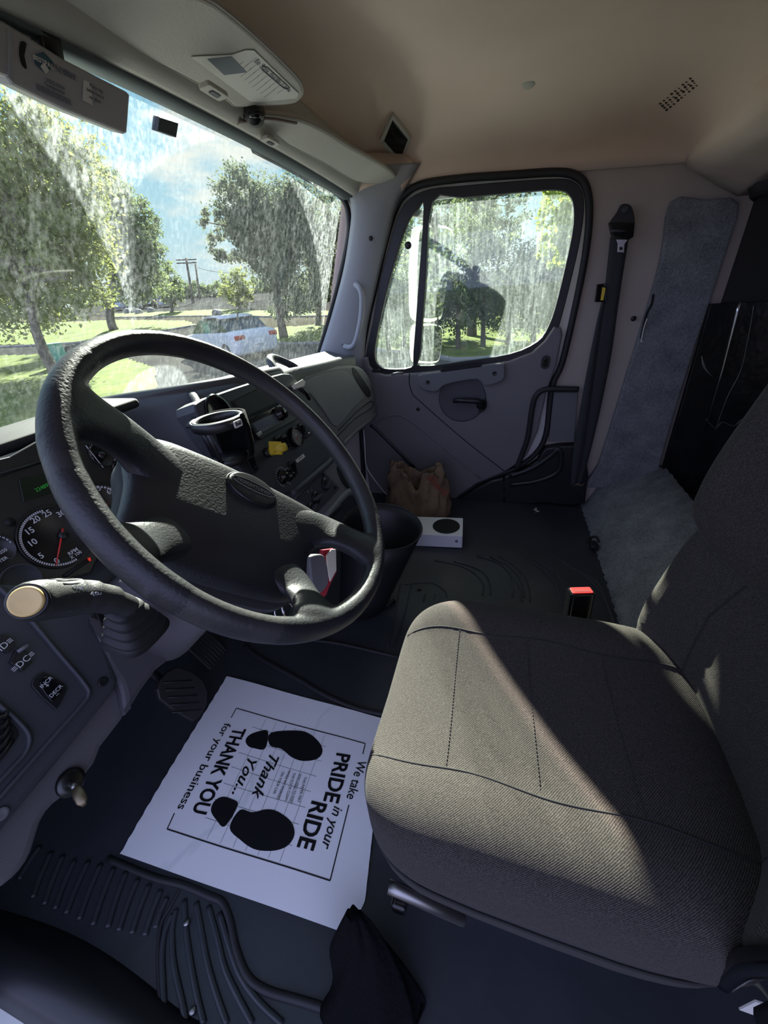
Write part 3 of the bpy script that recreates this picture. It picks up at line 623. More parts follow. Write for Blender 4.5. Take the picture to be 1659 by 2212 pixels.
# diamond head
Fy = Fr(D(595, 968, (tip-CAM).dot(CF)-.002), (.80, -.35, .25), (.15, .45, .9)).rot(8)
plate('diamond_head', Fy, [tuple(p) for p in smooth([(.021, .002), (.021, -.002), (.002, -.021), (-.002, -.021), (-.021, -.002), (-.021, .002), (-.002, .021), (.002, .021)], 2, True)], .008, M_yel, yk, bevel=.003, h=.004)
text_mb('PARKING BRAKE', Fy.shift(0, -.005, .0042).rot(0), .0030, thick=.0003).build('knob_text', M_print, yk, smooth=False)
# toggles / small plate at right, warning sticker
sw = slot(F1, [(650, 917), (662, 908), (676, 926), (672, 940), (660, 948)], M_blk, 'switch_plate', cen, d=.008, h=.004)
for q in ((651, 914), (664, 937), (673, 932)): MB().lathe(F1.shift(*F1.px(*q), .004), [(.004, 0), (.0035, .003), (.001, .0032)], 12).build('bolt', M_steel, sw)
stk = slot(F1, [(638, 994), (655, 980), (659, 987), (642, 1000)], M_cardw, 'warning_sticker', cen, d=.0006, h=.0006, bev=0)
text_mb('! WARNING', F1.shift(*F1.px(648, 990), .0007).rot(3), .005, thick=.0002).build('sticker_text', M_print, stk, smooth=False)
for k, (q, r0) in enumerate((((610, 1030), .019), ((624, 1028), .015))):
    kk = MB().lathe(F1.shift(*F1.px(*q)), [(r0, 0), (r0*.9, .004), (r0*.65, .005), (r0*.55, .016), (r0*.4, .018), (.001, .018)], 24).build('dimmer_knob', M_gloss, cen)
    tk = MB(); G = F1.shift(*F1.px(*q), .0006)
    for i in range(15):
        a = math.radians(20+i*16); tk.box(G.at(math.cos(a)*(r0+.006), math.sin(a)*(r0+.006)), (.004, .0012, .0005), G.rot(math.degrees(a)))
    tk.build('tick_marks', M_mark, cen, smooth=False)
MB().tube([FK.p3(*q, -.004) for q in smooth([(724, 978), (708, 1000), (680, 1024), (630, 1066)], 4)], .012, 12).build('panel_edge_roll', M_dash, dash)
# lower light-grey surround and climate controls
FL = FK.shift(0, 0, -.016)
low = plate('lower_panel', FL, [tuple(p) for p in smooth(FL.pts([(700, 1000), (730, 985), (752, 1010), (768, 1060), (740, 1078), (704, 1118), (690, 1120), (640, 1090), (620, 1070)]), 2, True)], .05, M_dashg, dash, bevel=.008)
F4 = FL.lift(.0008)
clm = slot(F4, [(697, 1019), (733, 1055), (686, 1106), (640, 1078), (650, 1066)], M_dash, 'climate_panel', low, d=.006, h=.003)
F5 = F4.lift(.0034)
for q, a in (((702, 1046), 20), ((682, 1075), -10), ((672, 1100), 15)):
    c = F5.shift(*F5.px(*q)).rot(a)
    k = MB().lathe(c, [(.021, 0), (.020, .004), (.014, .006), (.012, .006), (.001, .006)], 24).build('climate_knob', M_blk, clm)
    plate('knob_grip', c, rrect(.038, .011, .005, 4), .016, M_dash, k, bevel=.003, h=.018)
for q in ((698, 1026), (723, 1053), (680, 1105)): MB().lathe(F5.shift(*F5.px(*q)), [(.0055, 0), (.005, .003), (.001, .003)], 12).build('bolt', M_gloss, clm)
text_mb('ɔ', F5.shift(*F5.px(665, 1062)), .01).build('mark', M_mark, clm, smooth=False)
text_mb(')', F5.shift(*F5.px(673, 1058)), .01).build('mark', M_mark, clm, smooth=False)
slot(F4, [(727, 1010), (740, 1005), (752, 1020), (764, 1055), (757, 1060), (740, 1045)], M_line, 'finger_recess', low, sm=3)
MB().tube([FL.p3(*q, .0) for q in smooth([(768, 1062), (750, 1064), (735, 1078), (702, 1116)], 4)], .013, 12).build('lower_rail', M_dashg, low)
slot(FL.lift(.012), [(738, 1090), (742, 1093), (716, 1122), (704, 1124), (706, 1117)], M_blk, 'ash_tray', low, d=.03, h=.004)
# passenger side fascia
FG = Fr((.5, .636, .70), (1, .02, -.03), (0, .10, .99))
fas = plate('passenger_fascia', FG, [tuple(p) for p in smooth(FG.pts([(560, 830), (622, 812), (660, 801), (700, 791), (745, 785), (778, 790), (798, 812), (813, 848), (817, 880), (808, 905), (782, 928), (750, 952), (735, 962), (700, 935), (660, 880)]), 3, True)], .06, M_dashg, dash, bevel=.018)
F6 = FG.lift(.0008)
gl = slot(F6, [(640, 838), (655, 824), (692, 808), (737, 800), (754, 808), (770, 830), (785, 853), (784, 862), (760, 884), (726, 922), (700, 890), (668, 850)], mat('glovebox_lid', (.19, .195, .21), .55, bump=(420, .25, .0008), var=(5, (.21, .215, .23))), 'glovebox_lid', dash, d=.012, h=.003, bev=.003, sm=3)
slot(F6, [(761, 794), (770, 800), (786, 822), (800, 846), (799, 857), (792, 856), (778, 836), (764, 812)], M_line, 'side_vent', fas, sm=3)
F7 = F6.lift(.0004)
MB().tube([F6.p3(*q, .001) for q in smooth([(727, 944), (765, 906), (795, 886), (806, 876), (805, 868), (796, 869), (770, 890), (730, 930)], 4)], .0018, 6).build('seam_line', M_line, fas)
MB().tube([F6.p3(*q, -.010) for q in smooth([(738, 962), (768, 930), (800, 905), (818, 885)], 4)], .012, 8).build('lower_lip', M_dashg, fas)
# hood bump over the centre vents
MB().tube(smooth([(.16, .66, .845), (.20, .70, .872), (.26, .72, .868), (.31, .69, .835), (.33, .66, .80)], 5), .012, 10).build('hood_bump', M_dash, dash)
# dash pad rail behind the wheel
MB().tube(smooth([(-.32, .93, .846), (-.24, .87, .855), (-.16, .76, .858), (-.08, .69, .857), (.04, .655, .851), (.14, .645, .842)], 6), .022, 14).build('padded_rail', mat('rail_shiny', (.05, .047, .05), .3), dash)

# ------------------------------------------------------------------ instrument cluster
FI = Fr((-.55, .66, .74), X, (0, .35, .94))
clu = plate('instrument_cluster', FI, FI.pts([(-160, 1040), (-60, 1005), (20, 985), (100, 940), (230, 930), (330, 985), (335, 1060), (290, 1090), (235, 1160), (198, 1240), (110, 1262), (0, 1262), (-160, 1262)]), .03, mat('cluster_face', (.022, .022, .020), .45), dash, bevel=.004)
FJ = FI.lift(.0008)
def gauge(cx, cy, r, a0, a1, n, nums, nsize, name, needle=None):
    c = FJ.px(cx, cy); G = FJ.shift(*c)
    g = MB().loft([[G.at(math.cos(t)*rr, math.sin(t)*rr, hh) for t in [2*math.pi*i/48 for i in range(48)]] for rr, hh in ((r*1.10, 0), (r*1.09, .0035), (r*1.05, .0035), (r*1.045, .0008), (.001, .0008))]).build(name, mat('gauge_face', (.010, .010, .010), .4), clu)
    t = MB()
    for i in range(n+1):
        a = math.radians(a0+(a1-a0)*i/n); H = G.rot(math.degrees(a))
        t.box(G.at(math.cos(a)*r*.97, math.sin(a)*r*.97, .0012), (r*.075, abs(math.radians(a1-a0))*r/n*.60, .0005), H)
    t.build('tick_marks', M_mark, g, smooth=False)
    tx = MB()
    for s_, px, py in nums: text_mb(s_, FJ.shift(*FJ.px(px, py), .0014), nsize, tx, bold=.012, thick=.0003)
    tx.build('numerals', M_mark, g, smooth=False)
    if needle:
        q0, q1 = needle[:2]; MB().tube([FJ.p3(*q0, .005), FJ.p3(*q1, .005)], [.0016, .0007], 6).build('needle', M_red, g)
        MB().lathe(FJ.shift(*FJ.px(*needle[2]), .001), [(.007, 0), (.006, .006), (.001, .0065)], 18).build('needle_hub', M_blk, g)
    return g
gauge(122, 1160, .046, 78, 268, 48, [('0', 122, 1212), ('5', 88, 1201), ('10', 69, 1173), ('15', 63, 1148), ('20', 76, 1123), ('25', 101, 1110), ('30', 131, 1110)], .0125, 'tachometer', ((136, 1142), (121, 1222), (134, 1158)))
text_mb('RPM', FJ.shift(*FJ.px(157, 1192), .0014), .0085, bold=.01).build('gauge_text', M_mark, clu, smooth=False)
text_mb('X 100', FJ.shift(*FJ.px(163, 1199), .0014), .0075, bold=.01).build('gauge_text', M_mark, clu, smooth=False)
gauge(222, 1104, .045, 20, 230, 30, [('55', 209, 1057), ('65', 237, 1062), ('75', 260, 1080)], .0125, 'speedometer', ((229, 1112), (232, 1087), (229, 1114)))
gauge(-14, 1190, .022, 0, 180, 14, [('250', 6, 1191), ('TER', 6, 1209)], .0065, 'temperature_gauge')
gauge(222, 980, .022, 0, 180, 10, [], .006, 'fuel_gauge', ((214, 985), (227, 980), (218, 985)))
gauge(270, 1010, .022, 0, 360, 10, [], .006, 'oil_gauge')
MB().lathe(FJ.shift(*FJ.px(45, 1255)), [(.026, 0), (.025, .004), (.023, .004), (.022, .001), (.001, .001)], 30).build('blank_gauge', M_dash, clu)
MB().lathe(FJ.shift(*FJ.px(22, 1128)), [(.007, 0), (.006, -.001), (.001, -.001)], 16).build('trip_button', M_line, clu)
lcd = slot(FJ, [(40, 1035), (105, 1020), (118, 1062), (50, 1085)], mat('lcd_dark', (.010, .018, .010), .3), 'odometer_display', clu)
text_mb('224895', FJ.shift(*FJ.px(92, 1053), .0014), .008).build('odometer_digits', emis('lcd_green', (.05, .6, .10), .22), lcd, smooth=False)
MB().tube([FJ.p3(185, 962, .002), FJ.p3(223, 1010, .002)], .0008, 6).build('divider_line', M_mark, clu)
MB().tube([FJ.p3(-80, 1060, .001), FJ.p3(0, 1025, .001), FJ.p3(95, 995, .001)], .003, 6).build('bezel_edge', M_blk, clu)
MB().tube([FJ.p3(140, 1245, .002), FJ.p3(195, 1208, .002)], .003, 6).build('warning_light', M_line, clu)
MB().tube([FJ.p3(192, 1205, .004), FJ.p3(194, 1212, .004)], .002, 6).build('warning_light', emis('warning_red', (1, .05, .03), .5), clu)
MB().box(P(-20, 960, y=.80), (.5, .12, .02)).build('cluster_hood', M_line, dash, bevel=.008)
# ------------------------------------------------------------------ driver's left switch panel
FS = Fr((-.72, .545, .62), (1, .1, 0), (0, .42, .90))
sp = plate('switch_panel', FS, FS.pts([(-260, 1262), (0, 1259), (150, 1262), (196, 1266), (214, 1330), (236, 1400), (258, 1470), (250, 1492), (150, 1620), (0, 1802), (-160, 1990), (-300, 2000)]), .06, M_dash, dash, bevel=.010)
F8 = FS.lift(.0008)
MB().tube([F8.p3(*q) for q in smooth([(-40, 1240), (30, 1300), (120, 1405), (182, 1478), (190, 1502), (170, 1530), (90, 1620), (0, 1722), (-60, 1790)], 5)], .005, 10, flat=.6).build('raised_edge', M_dash, sp)
MB().tube([F8.p3(*q) for q in smooth([(-40, 1490), (0, 1525), (40, 1560), (62, 1590), (55, 1625), (20, 1665), (-40, 1730)], 5)], .005, 10, flat=.6).build('raised_edge', M_dash, sp)
for pts in ([(0, 1372), (20, 1380), (30, 1398), (14, 1412), (-14, 1400)], [(30, 1405), (52, 1408), (66, 1432), (45, 1452), (18, 1432)]):
    b = slot(F8, pts, M_blk, 'rocker_switch', sp, d=.008, h=.005)
text_mb('ID≡', F8.shift(*F8.px(8, 1394), .0055).rot(-0), .011, thick=.0003).build('mark', M_mark, sp, smooth=False)
text_mb('≡DC≡', F8.shift(*F8.px(46, 1431), .0055), .011, thick=.0003).build('mark', M_mark, sp, smooth=False)
MB().tube([F8.p3(38, 1408, .006), F8.p3(62, 1393, .008)], .0025, 8).build('switch_lever', M_dashg, sp)
b = slot(F8, [(82, 1456), (96, 1456), (138, 1480), (140, 1496), (122, 1530), (112, 1528), (66, 1482)], M_blk, 'cruise_switch', sp, d=.006, h=.003, sm=2)
b2 = slot(F8.lift(.003), [(88, 1468), (100, 1462), (126, 1482), (132, 1496), (118, 1514), (108, 1514), (86, 1484)], M_gloss, 'cruise_button', b, d=.006, h=.003, sm=2)
tx = MB(); G = F8.lift(.0066)
text_mb('INCR', G.shift(*G.px(100, 1474)).rot(0), .0068, tx); text_mb('+', G.shift(*G.px(103, 1481)), .008, tx); text_mb('DECR', G.shift(*G.px(121, 1493)), .0068, tx); text_mb('–', G.shift(*G.px(124, 1500)), .008, tx)
tx.build('switch_text', M_mark, b, smooth=False)
MB().lathe(F8.shift(*F8.px(222, 1473)), [(.007, 0), (.0065, .002), (.004, .001), (.001, .001)], 16).build('screw', M_blk, sp)
MB().lathe(F8.shift(*F8.px(3, 1758)), [(.007, 0), (.0065, .002), (.004, .001), (.001, .001)], 16).build('screw', M_dashg, sp)
vt = slot(F8, [(-60, 1500), (0, 1540), (30, 1568), (40, 1590), (10, 1625), (-60, 1680)], M_line, 'air_vent', sp, sm=2)
for k in range(5):
    MB().tube([F8.p3(-40, 1680-k*30, .004), F8.p3(4+k*2, 1632-k*21, .005), F8.p3(26-k*3, 1600-k*16, .003)], .003, 8).build('vent_slat', M_blk, vt)
FT = FS.shift(0, 0, -.022)
plate('lower_trim', FT, [tuple(p) for p in smooth(FT.pts([(255, 1470), (270, 1490), (273, 1525), (268, 1552), (222, 1612), (208, 1648), (160, 1705), (118, 1738), (92, 1775), (72, 1840), (48, 1880), (10, 1915), (-60, 1960), (-160, 2060), (-170, 1980), (0, 1770), (120, 1620)]), 2, True)], .05, M_trim, dash, bevel=.010)
MB().lathe(FT.shift(*FT.px(150, 1690), .002), [(.017, 0), (.016, .004), (.010, .006), (.001, .006)], 24).build('ignition_lock', mat('lock_metal', (.08, .08, .08), .4, 1), dash)
key = thing('ignition_key', 'metal key sticking out of the ignition lock below the left dash', 'key', FT.p3(160, 1690, .01))
MB().tube([FT.p3(152, 1692, .008), FT.p3(162, 1700, .028)], .0035, 8).build('key_blade', M_dsteel, key)
MB().tube([FT.p3(160, 1697, .024), FT.p3(164, 1704, .03), FT.p3(170, 1716, .038), FT.p3(177, 1730, .044), FT.p3(183, 1741, .046)], [.003, .0055, .0065, .006, .002], 14, flat=.35).build('key_bow', mat('brass_metal', (.25, .20, .13), .45, 1), key)
# ------------------------------------------------------------------ steering column, stalk, wheel
wt, ws_ = math.radians(50.8), math.radians(5.25)
WN = Vector((math.sin(ws_), -math.cos(ws_)*math.sin(wt), math.cos(ws_)*math.cos(wt)))
WC = Vector((-.5022, .3035, .8437))
We1 = Vector((0, math.cos(wt), math.sin(wt))).cross(WN).normalized()
FW = Fr(WC, We1, WN.cross(We1))
colm = thing('steering_column', 'dark grey steering column shroud under the wheel', 'steering column', WC-WN*.2)
MB().loft([[WC-WN*h + FW.U*(math.copysign(abs(math.cos(q))**.7, math.cos(q))*a) + FW.V*(math.copysign(abs(math.sin(q))**.7, math.sin(q))*b - dv) for q in [2*math.pi*j/32 for j in range(32)]] for h, a, b, dv in ((.066, .026, .026, 0), (.075, .040, .038, .01), (.10, .052, .048, .02), (.16, .062, .062, .03), (.24, .070, .075, .04), (.38, .08, .09, .04))]).build('column_shroud', M_trim, colm)
FQ = Fr(D(310, 1440, .62), X, (0, .35, .93))
plate('lower_shroud', FQ, [tuple(p) for p in smooth(FQ.pts([(196, 1330), (215, 1345), (240, 1378), (330, 1372), (445, 1345), (412, 1392), (340, 1448), (285, 1530), (272, 1548), (266, 1520), (258, 1480), (225, 1430)]), 2, True)], .05, mat('shroud_grey', (.07, .065, .075), .55, bump=(450, .2, .0007)), colm, bevel=.010)
# dash knee panel behind the wheel
MB().loft([[(x, .70, .60), (x, .66, .52), (x, .68, .42), (x, .76, .34), (x, .80, .36), (x, .80, .60)] for x in (-.62, -.5, -.36, -.26, -.12, 0, .1)]).build('knee_panel', mat('knee_grey', (.05, .047, .05), .6), dash)
stalk = thing('signal_stalk', 'black multifunction stalk with round cream end button left of the wheel', 'stalk', D(275, 1320, .50))
A = D(272, 1312, .50); pth = [D(60, 1299, .362), D(84, 1297, .383), D(130, 1293, .408), D(165, 1290, .425), D(200, 1290, .44), D(240, 1297, .46), D(280, 1312, .485)]
tdir = (pth[1]-pth[0]).normalized()
MB().tube(smooth(pth, 4), [.0165, .0185, .0195, .020]+[.0205]*4+[.0205]*5+[.019]*4+[.017]*4+[.014]*3+[.013], 20).build('stalk_body', mat('stalk_black', (.028, .028, .028), .5, bump=(700, .6, .0008)), stalk)
Fc = Fr(pth[0], Vector((0, 0, 1)).cross(-tdir), Z); Fc = Fr(pth[0], Vector((0, 0, 1)).cross(-tdir), (-tdir).cross(Vector((0, 0, 1)).cross(-tdir)))
MB().lathe(Fc, [(.0168, -.004), (.0172, .001), (.0148, .0025), (.0145, .0018)], 30).build('button_ring', M_blk, stalk)
tag(MB().lathe(Fc, [(.0142, -.001), (.0142, .0035), (.0128, .0052), (.0118, .0050), (.001, .0046)], 30).build('end_button', M_cream, stalk), 'round cream end button')
for k in range(5):
    a = -.2+k*.32; d0 = pth[1].lerp(pth[2], .3); d1 = pth[2].lerp(pth[3], .6); ofs = (Fc.U*math.sin(a)+Fc.V*math.cos(a))
    MB().tube([d0+ofs*.0190, d1+ofs*.0203], [.0022, .0008], 6).build('grip_ridge', M_blk, stalk)
Fm = Fr(D(190, 1283, .412), (pth[4]-pth[3]), Z)
for k in range(7):
    a = .4-k*.28; o_ = (Fc.U*-math.cos(a)+Fc.V*math.sin(a)) 
tv = (CAM-pth[4]).normalized()
tt = (pth[5]-pth[3]).normalized(); upv_ = tv.cross(tt).normalized()
if upv_.z < 0: upv_ = -upv_
Fx = Fr(pth[4]+tv*.0208, tt, upv_)
tx = MB()
for s_, px, py, sz in (('OFF', 166, 1271, .0070), ('FLASH', 200, 1283, .0066), ('●', 178, 1270, .003), ('◠', 184, 1267, .006), ('▭▭', 200, 1269, .006), ('▭', 190, 1256, .006)):
    text_mb(s_, Fx.shift(*Fx.px(px, py), .0005), sz, tx)
for px, py in ((174, 1276), (175, 1287), (171, 1297), (165, 1306), (157, 1314), (149, 1321)):
    tx.box(Fx.p3(px, py, .0005), (.0035, .0008, .0004), Fx.rot(12))
tx.build('stalk_markings', M_mark, stalk, smooth=False)
tx = MB()
tx.add([Fx.p3(*q, .0006) for q in ((140, 1292), (144, 1292), (144, 1289), (149, 1296), (144, 1303), (144, 1300), (140, 1300))], [(0, 1, 2, 3, 4, 5, 6)])
for a, b in (((152, 1291), (161, 1291)), ((152, 1291), (154, 1302)), ((161, 1291), (159, 1302)), ((154, 1302), (159, 1302)), ((156, 1285), (157, 1302))): tx.tube([Fx.p3(*a, .0006), Fx.p3(*b, .0006)], .0003, 5)
tx.build('wiper_mark', M_yel, stalk, smooth=False)
# bellows boot
bt = MB(); bd_ = (D(300, 1375, .545)-D(268, 1312, .49)); b0 = D(268, 1312, .49)
Fb = Fr(b0, We1, bd_.cross(We1)); nb = bd_.normalized(); Fb = Fr(b0, We1, (-nb).cross(We1))
rings = []
for k in range(17):
    t = k/16; w = .020+.020*t; r_ = w*(1.0 if k % 4 < 2 else .86); p = b0+bd_*t*.85
    rings.append([p+Fb.U*(math.copysign(abs(math.cos(q))**.6, math.cos(q))*r_)+Fb.V*(math.copysign(abs(math.sin(q))**.6, math.sin(q))*r_*.8) for q in [2*math.pi*j/28 for j in range(28)]])
bt.loft(rings).build('bellows_boot', M_rub, stalk)

wheel = thing('steering_wheel', 'large black four-spoke truck steering wheel with leather-grained hub pad', 'steering wheel', WC)
FWr = FW.rot(-60)
MB().tube([FWr.at(.2145*math.cos(a), .2145*math.sin(a)) for a in [2*math.pi*i/120 for i in range(120)]], .0138, 24, closed=True, flat=1.15, upv=WN).build('rim', M_rim, wheel)
def wat(x, y, h): return FWr.at(x, y, h)
def spoke(path, name='spoke'):
    """path: (x, y, h, halfwidth, halfthick)"""
    P_ = smooth([Vector((a, b, c)) for a, b, c, d, e in path], 5); Wd = smooth([Vector((d, e, 0)) for a, b, c, d, e in path], 5)
    rings = []
    for i, p in enumerate(P_):
        t = (P_[min(i+1, len(P_)-1)]-P_[max(i-1, 0)]); t2 = Vector((t.x, t.y, 0)).normalized(); nn = Vector((-t2.y, t2.x, 0)); hw, ht = Wd[i].x, Wd[i].y
        rings.append([wat(*(p+nn*(math.copysign(abs(math.cos(q))**.8, math.cos(q))*hw)+Vector((0, 0, math.copysign(abs(math.sin(q))**.8, math.sin(q))*ht)))) for q in [2*math.pi*j/24 for j in range(24)]])
    mb = MB().loft(rings); e = path[-1]; th = math.atan2(e[1], e[0]); L = []
    for i in range(25):
        a = th+math.radians(-26+52*i/24); k = 1-abs(i-12)/12; L.append(FWr.at(.2145*math.cos(a), .2145*math.sin(a)))
    mb.tube(L, [.0128+.0018*min(1, 3*(1-abs(i-12)/12)) for i in range(25)], 20, flat=1.15, upv=WN)
    o = mb.build(name, M_wheel, wheel)
    r_ = o.modifiers.new('blend', 'REMESH'); r_.mode = 'VOXEL'; r_.voxel_size = .0024; r_.use_smooth_shade = True
    q_ = o.modifiers.new('ease', 'SMOOTH'); q_.factor = .6; q_.iterations = 14
    return o
spoke([(-.08, -.030, -.050, .036, .012), (-.125, -.016, -.044, .032, .014), (-.155, -.016, -.030, .030, .016), (-.185, -.028, -.010, .034, .015), (-.205, -.036, 0, .046, .015), (-.211, -.037, 0, .060, .010)])
spoke([(.08, -.020, -.050, .036, .012), (.125, -.010, -.044, .034, .014), (.155, -.016, -.030, .028, .016), (.185, -.034, -.010, .030, .015), (.203, -.044, 0, .042, .015), (.209, -.046, 0, .056, .010)])
spoke([(-.06, -.090, -.052, .034, .010), (-.090, -.122, -.044, .027, .013), (-.106, -.143, -.028, .026, .015), (-.118, -.160, -.010, .032, .015), (-.127, -.170, 0, .044, .015), (-.131, -.174, 0, .056, .010)])
spoke([(.06, -.090, -.052, .034, .010), (.088, -.122, -.044, .027, .013), (.094, -.146, -.028, .026, .015), (.095, -.168, -.010, .034, .015), (.095, -.185, 0, .048, .015), (.097, -.190, 0, .060, .010)])
ho = [(p[0], p[1]) for p in smooth([(a[0], a[1], 0) for a in [(-.137, .012), (-.115, .026), (-.08, .031), (-.026, .034), (.04, .034), (.09, .033), (.135, .029), (.150, .012), (.145, -.018), (.126, -.046), (.113, -.068), (.111, -.110), (.098, -.130), (.071, -.145), (.02, -.149), (-.03, -.149), (-.076, -.145), (-.095, -.132), (-.118, -.128), (-.126, -.110), (-.128, -.085), (-.132, -.055), (-.142, -.022)]], 4, True)]
FH = FWr.shift(0, 0, -.058)
hub = pillow('hub_pad', FH, ho, .022, M_wheel, wheel, dome=lambda x, y: -.06*abs(x)**1.5-.35*max(0, -.06-y)**1.5, depth=.03,
             prof=[(1.0, 0), (1.0, .25), (.985, .55), (.955, .80), (.90, .94), (.82, 1.0), (.6, 1.0), (.4, 1.0), (.2, 1.0), (.02, 1.0)])
MB().loft([[FH.at(x*1.0, y*1.0+.0, h) for x, y in [(p[0]*s_, (p[1]+.06)*s_-.06) for p in ho]] for s_, h in ((1.0, -.02), (1.02, -.004), (1.0, .001))], cap=False).build('pad_seam', M_line, hub)
em = [(.037*math.cos(a), .0245*math.sin(a)) for a in [2*math.pi*i/48 for i in range(48)]]
FE = FWr.shift(.009, .002, -.0345)
emb = pillow('emblem', FE, em, .0035, mat('emblem_black', (.018, .018, .019), .3, bump=(900, .5, .0006)), wheel, depth=.012, prof=[(1, 0), (1, .4), (.96, .9), (.9, 1), (.5, .95), (.02, .95)])
MB().tube([FE.at(x*1.03, y*1.03, -.001) for x, y in em], .0016, 6, closed=True).build('emblem_ring', M_line, emb)
FE2 = FE.lift(.0034)
text_mb('FREIGHTLINER', FE2.shift(0, .003), 0.0080, bold=.015, thick=.0008, sx=1.0).build('emblem_text', mat('emblem_raised', (.10, .10, .10), .25), emb, smooth=False)
text_mb('▱', FE2.shift(0, -.011), .009, thick=.0006).build('emblem_mark', MATS['emblem_raised'], emb, smooth=False)
MB().tube([FE2.at(x, y, .0004) for x, y in [(.033*math.cos(a), .003+.008*math.sin(a)) for a in [2*math.pi*i/40 for i in range(40)]]], .0005, 5, closed=True).build('emblem_oval', MATS['emblem_raised'], emb)
# ================================================================== DRIVER'S SEAT
SCX = -.474
seat = thing('driver_seat', 'driver seat covered in charcoal woven cloth, sunlit across its front half', 'seat', (SCX, -.1, 0))
def cush_fn(x, y, z):
    t = (y+.28)/.56                                    # 0 back, 1 front
    if z > 0:
        z += .018*max(0, 1-((abs(x)-.225)/.10)**2) - .010*max(0, 1-(x/.12)**2)
    z += -.010*max(0, (t-.7)/.3)**2*2 + .014*(t-.5)*(1 if z > 0 else 0)
    x *= 1 - .10*max(0, (t-.75)/.25)**2
    return x, y, z
CC = Vector((SCX, -.105, .345)); CA, CB, CH = .240, .278, .084
FS0 = Fr(CC, X, Y)
cus = sqr(CC, CA, CB, CH, 5.5, 4.6, 96, 44, fn=cush_fn).build('cushion', M_fab, seat)
def cush_top(x, y, e=0):
    """point on the cushion's skin at local x, y"""
    q = (abs(x/CA)**5.5+abs(y/CB)**5.5)
    z = CH*max(1-q**(4.6/5.5), 0)**(1/4.6); X_, Y_, Z_ = cush_fn(x, y, z); return CC+Vector((X_, Y_, Z_+e))
def seam(parent, name, pts, r, m=M_line): return MB().tube(pts, r, 6).build(name, m, parent)
M_seam = mat('seam_thread', (.020, .019, .018), .9)
for sx_ in (-1, 1):
    seam(cus, 'seam', [cush_top(sx_*(.135+.004*math.sin(i*.4)), -.275+.552*i/40, -.0002) for i in range(41)], .0018, M_seam)
for yy in (.15, .02, -.11):
    st = MB()
    for i in range(44):
        x = -.128+.256*i/43; st.tube([cush_top(x, yy+.006*math.sin(x*9), .0009), cush_top(x+.0035, yy+.006*math.sin(x*9), .0009)], .0007, 5)
    st.build('stitching', M_seam, cus)
# lower skirt of the cover and the pan below
def ring_at(a, b, z, p=4.2, n=72, wob=0): return [CC+Vector((math.copysign(abs(math.cos(q))**(2/p), math.cos(q))*a*(1-.10*max(0, (math.sin(q)-.5)*2)**2), math.copysign(abs(math.sin(q))**(2/p), math.sin(q))*b, z+wob*math.sin(q*9)+wob*.6*math.sin(q*17+1))) for q in [2*math.pi*j/n for j in range(n)]]
M_skirt = mat('seat_skirt_cloth', (.040, .036, .034), .9, bump=(260, .4, .0015))
MB().loft([ring_at(.236, .274, -.030), ring_at(.2415, .281, -.046, wob=.002), ring_at(.240, .279, -.085, wob=.004), ring_at(.222, .260, -.120, wob=.005), ring_at(.17, .2, -.12)], cap=False).build('cover_skirt', M_skirt, seat)
seam(seat, 'skirt_hem', ring_at(.2425, .282, -.045, wob=.002), .0022, M_seam)
MB().box((SCX, -.09, .21), (.40, .42, .05)).build('seat_pan', M_blk, seat, smooth=False, bevel=.01)
MB().loft([[(SCX+a*sx_, -.09+b*sy_, z) for sx_, sy_ in ((-1, -1), (1, -1), (1, 1), (-1, 1))] for a, b, z in ((.17, .19, .002), (.17, .19, .03), (.14, .17, .05), (.14, .17, .09), (.16, .18, .11), (.14, .17, .14), (.16, .18, .17), (.15, .17, .20))]).build('suspension_bellows', M_rub, seat, smooth=False)
# backrest
def back(name, c, a, h, d, lean, bol, m, p=3.6, q=3.2):
    f = Fr(c, X, (0, -math.sin(math.radians(lean)), math.cos(math.radians(lean))))   # U right, V up, N towards the front
    if f.N.y < 0: f = Fr(c, -X, (0, -math.sin(math.radians(lean)), math.cos(math.radians(lean))))
    def fn(x, y, z):
        if z > 0: z += bol*max(0, min(1, (abs(x)-a*.42)/(a*.42)))**1.3 - .012*max(0, 1-(x/(.4*a))**2)
        return x, y, z
    return f, sqr(c, a, h, d, p, q, 80, 30, fn=fn, fr=f)
fbk, mbk = back('backrest', Vector((SCX, -.430, .525)), .262, .190, .062, 10, .085, M_fab)
bk = mbk.build('backrest', M_fab, seat)
fup, mup = back('upper', Vector((SCX, -.462, .85)), .262, .255, .062, 14, .085, M_fab)
upb = mup.build('upper_backrest', M_fab, seat)
def back_pt(f, a, h, d, bol, x, y, e=0, p=3.6, q=3.2):
    r = (abs(x/a)**p+abs(y/h)**p); z = d*max(1-r**(q/p), 0)**(1/q)
    z += bol*max(0, min(1, (abs(x)-a*.42)/(a*.42)))**1.3 - .012*max(0, 1-(x/(.4*a))**2)
    return f.at(x, y, z+e)
for sx_ in (-1, 1):
    seam(bk, 'seam', [back_pt(fbk, .262, .190, .062, .085, sx_*(.150-.02*abs(i-20)/20), -.17+.34*i/40) for i in range(41)], .0018, M_seam)
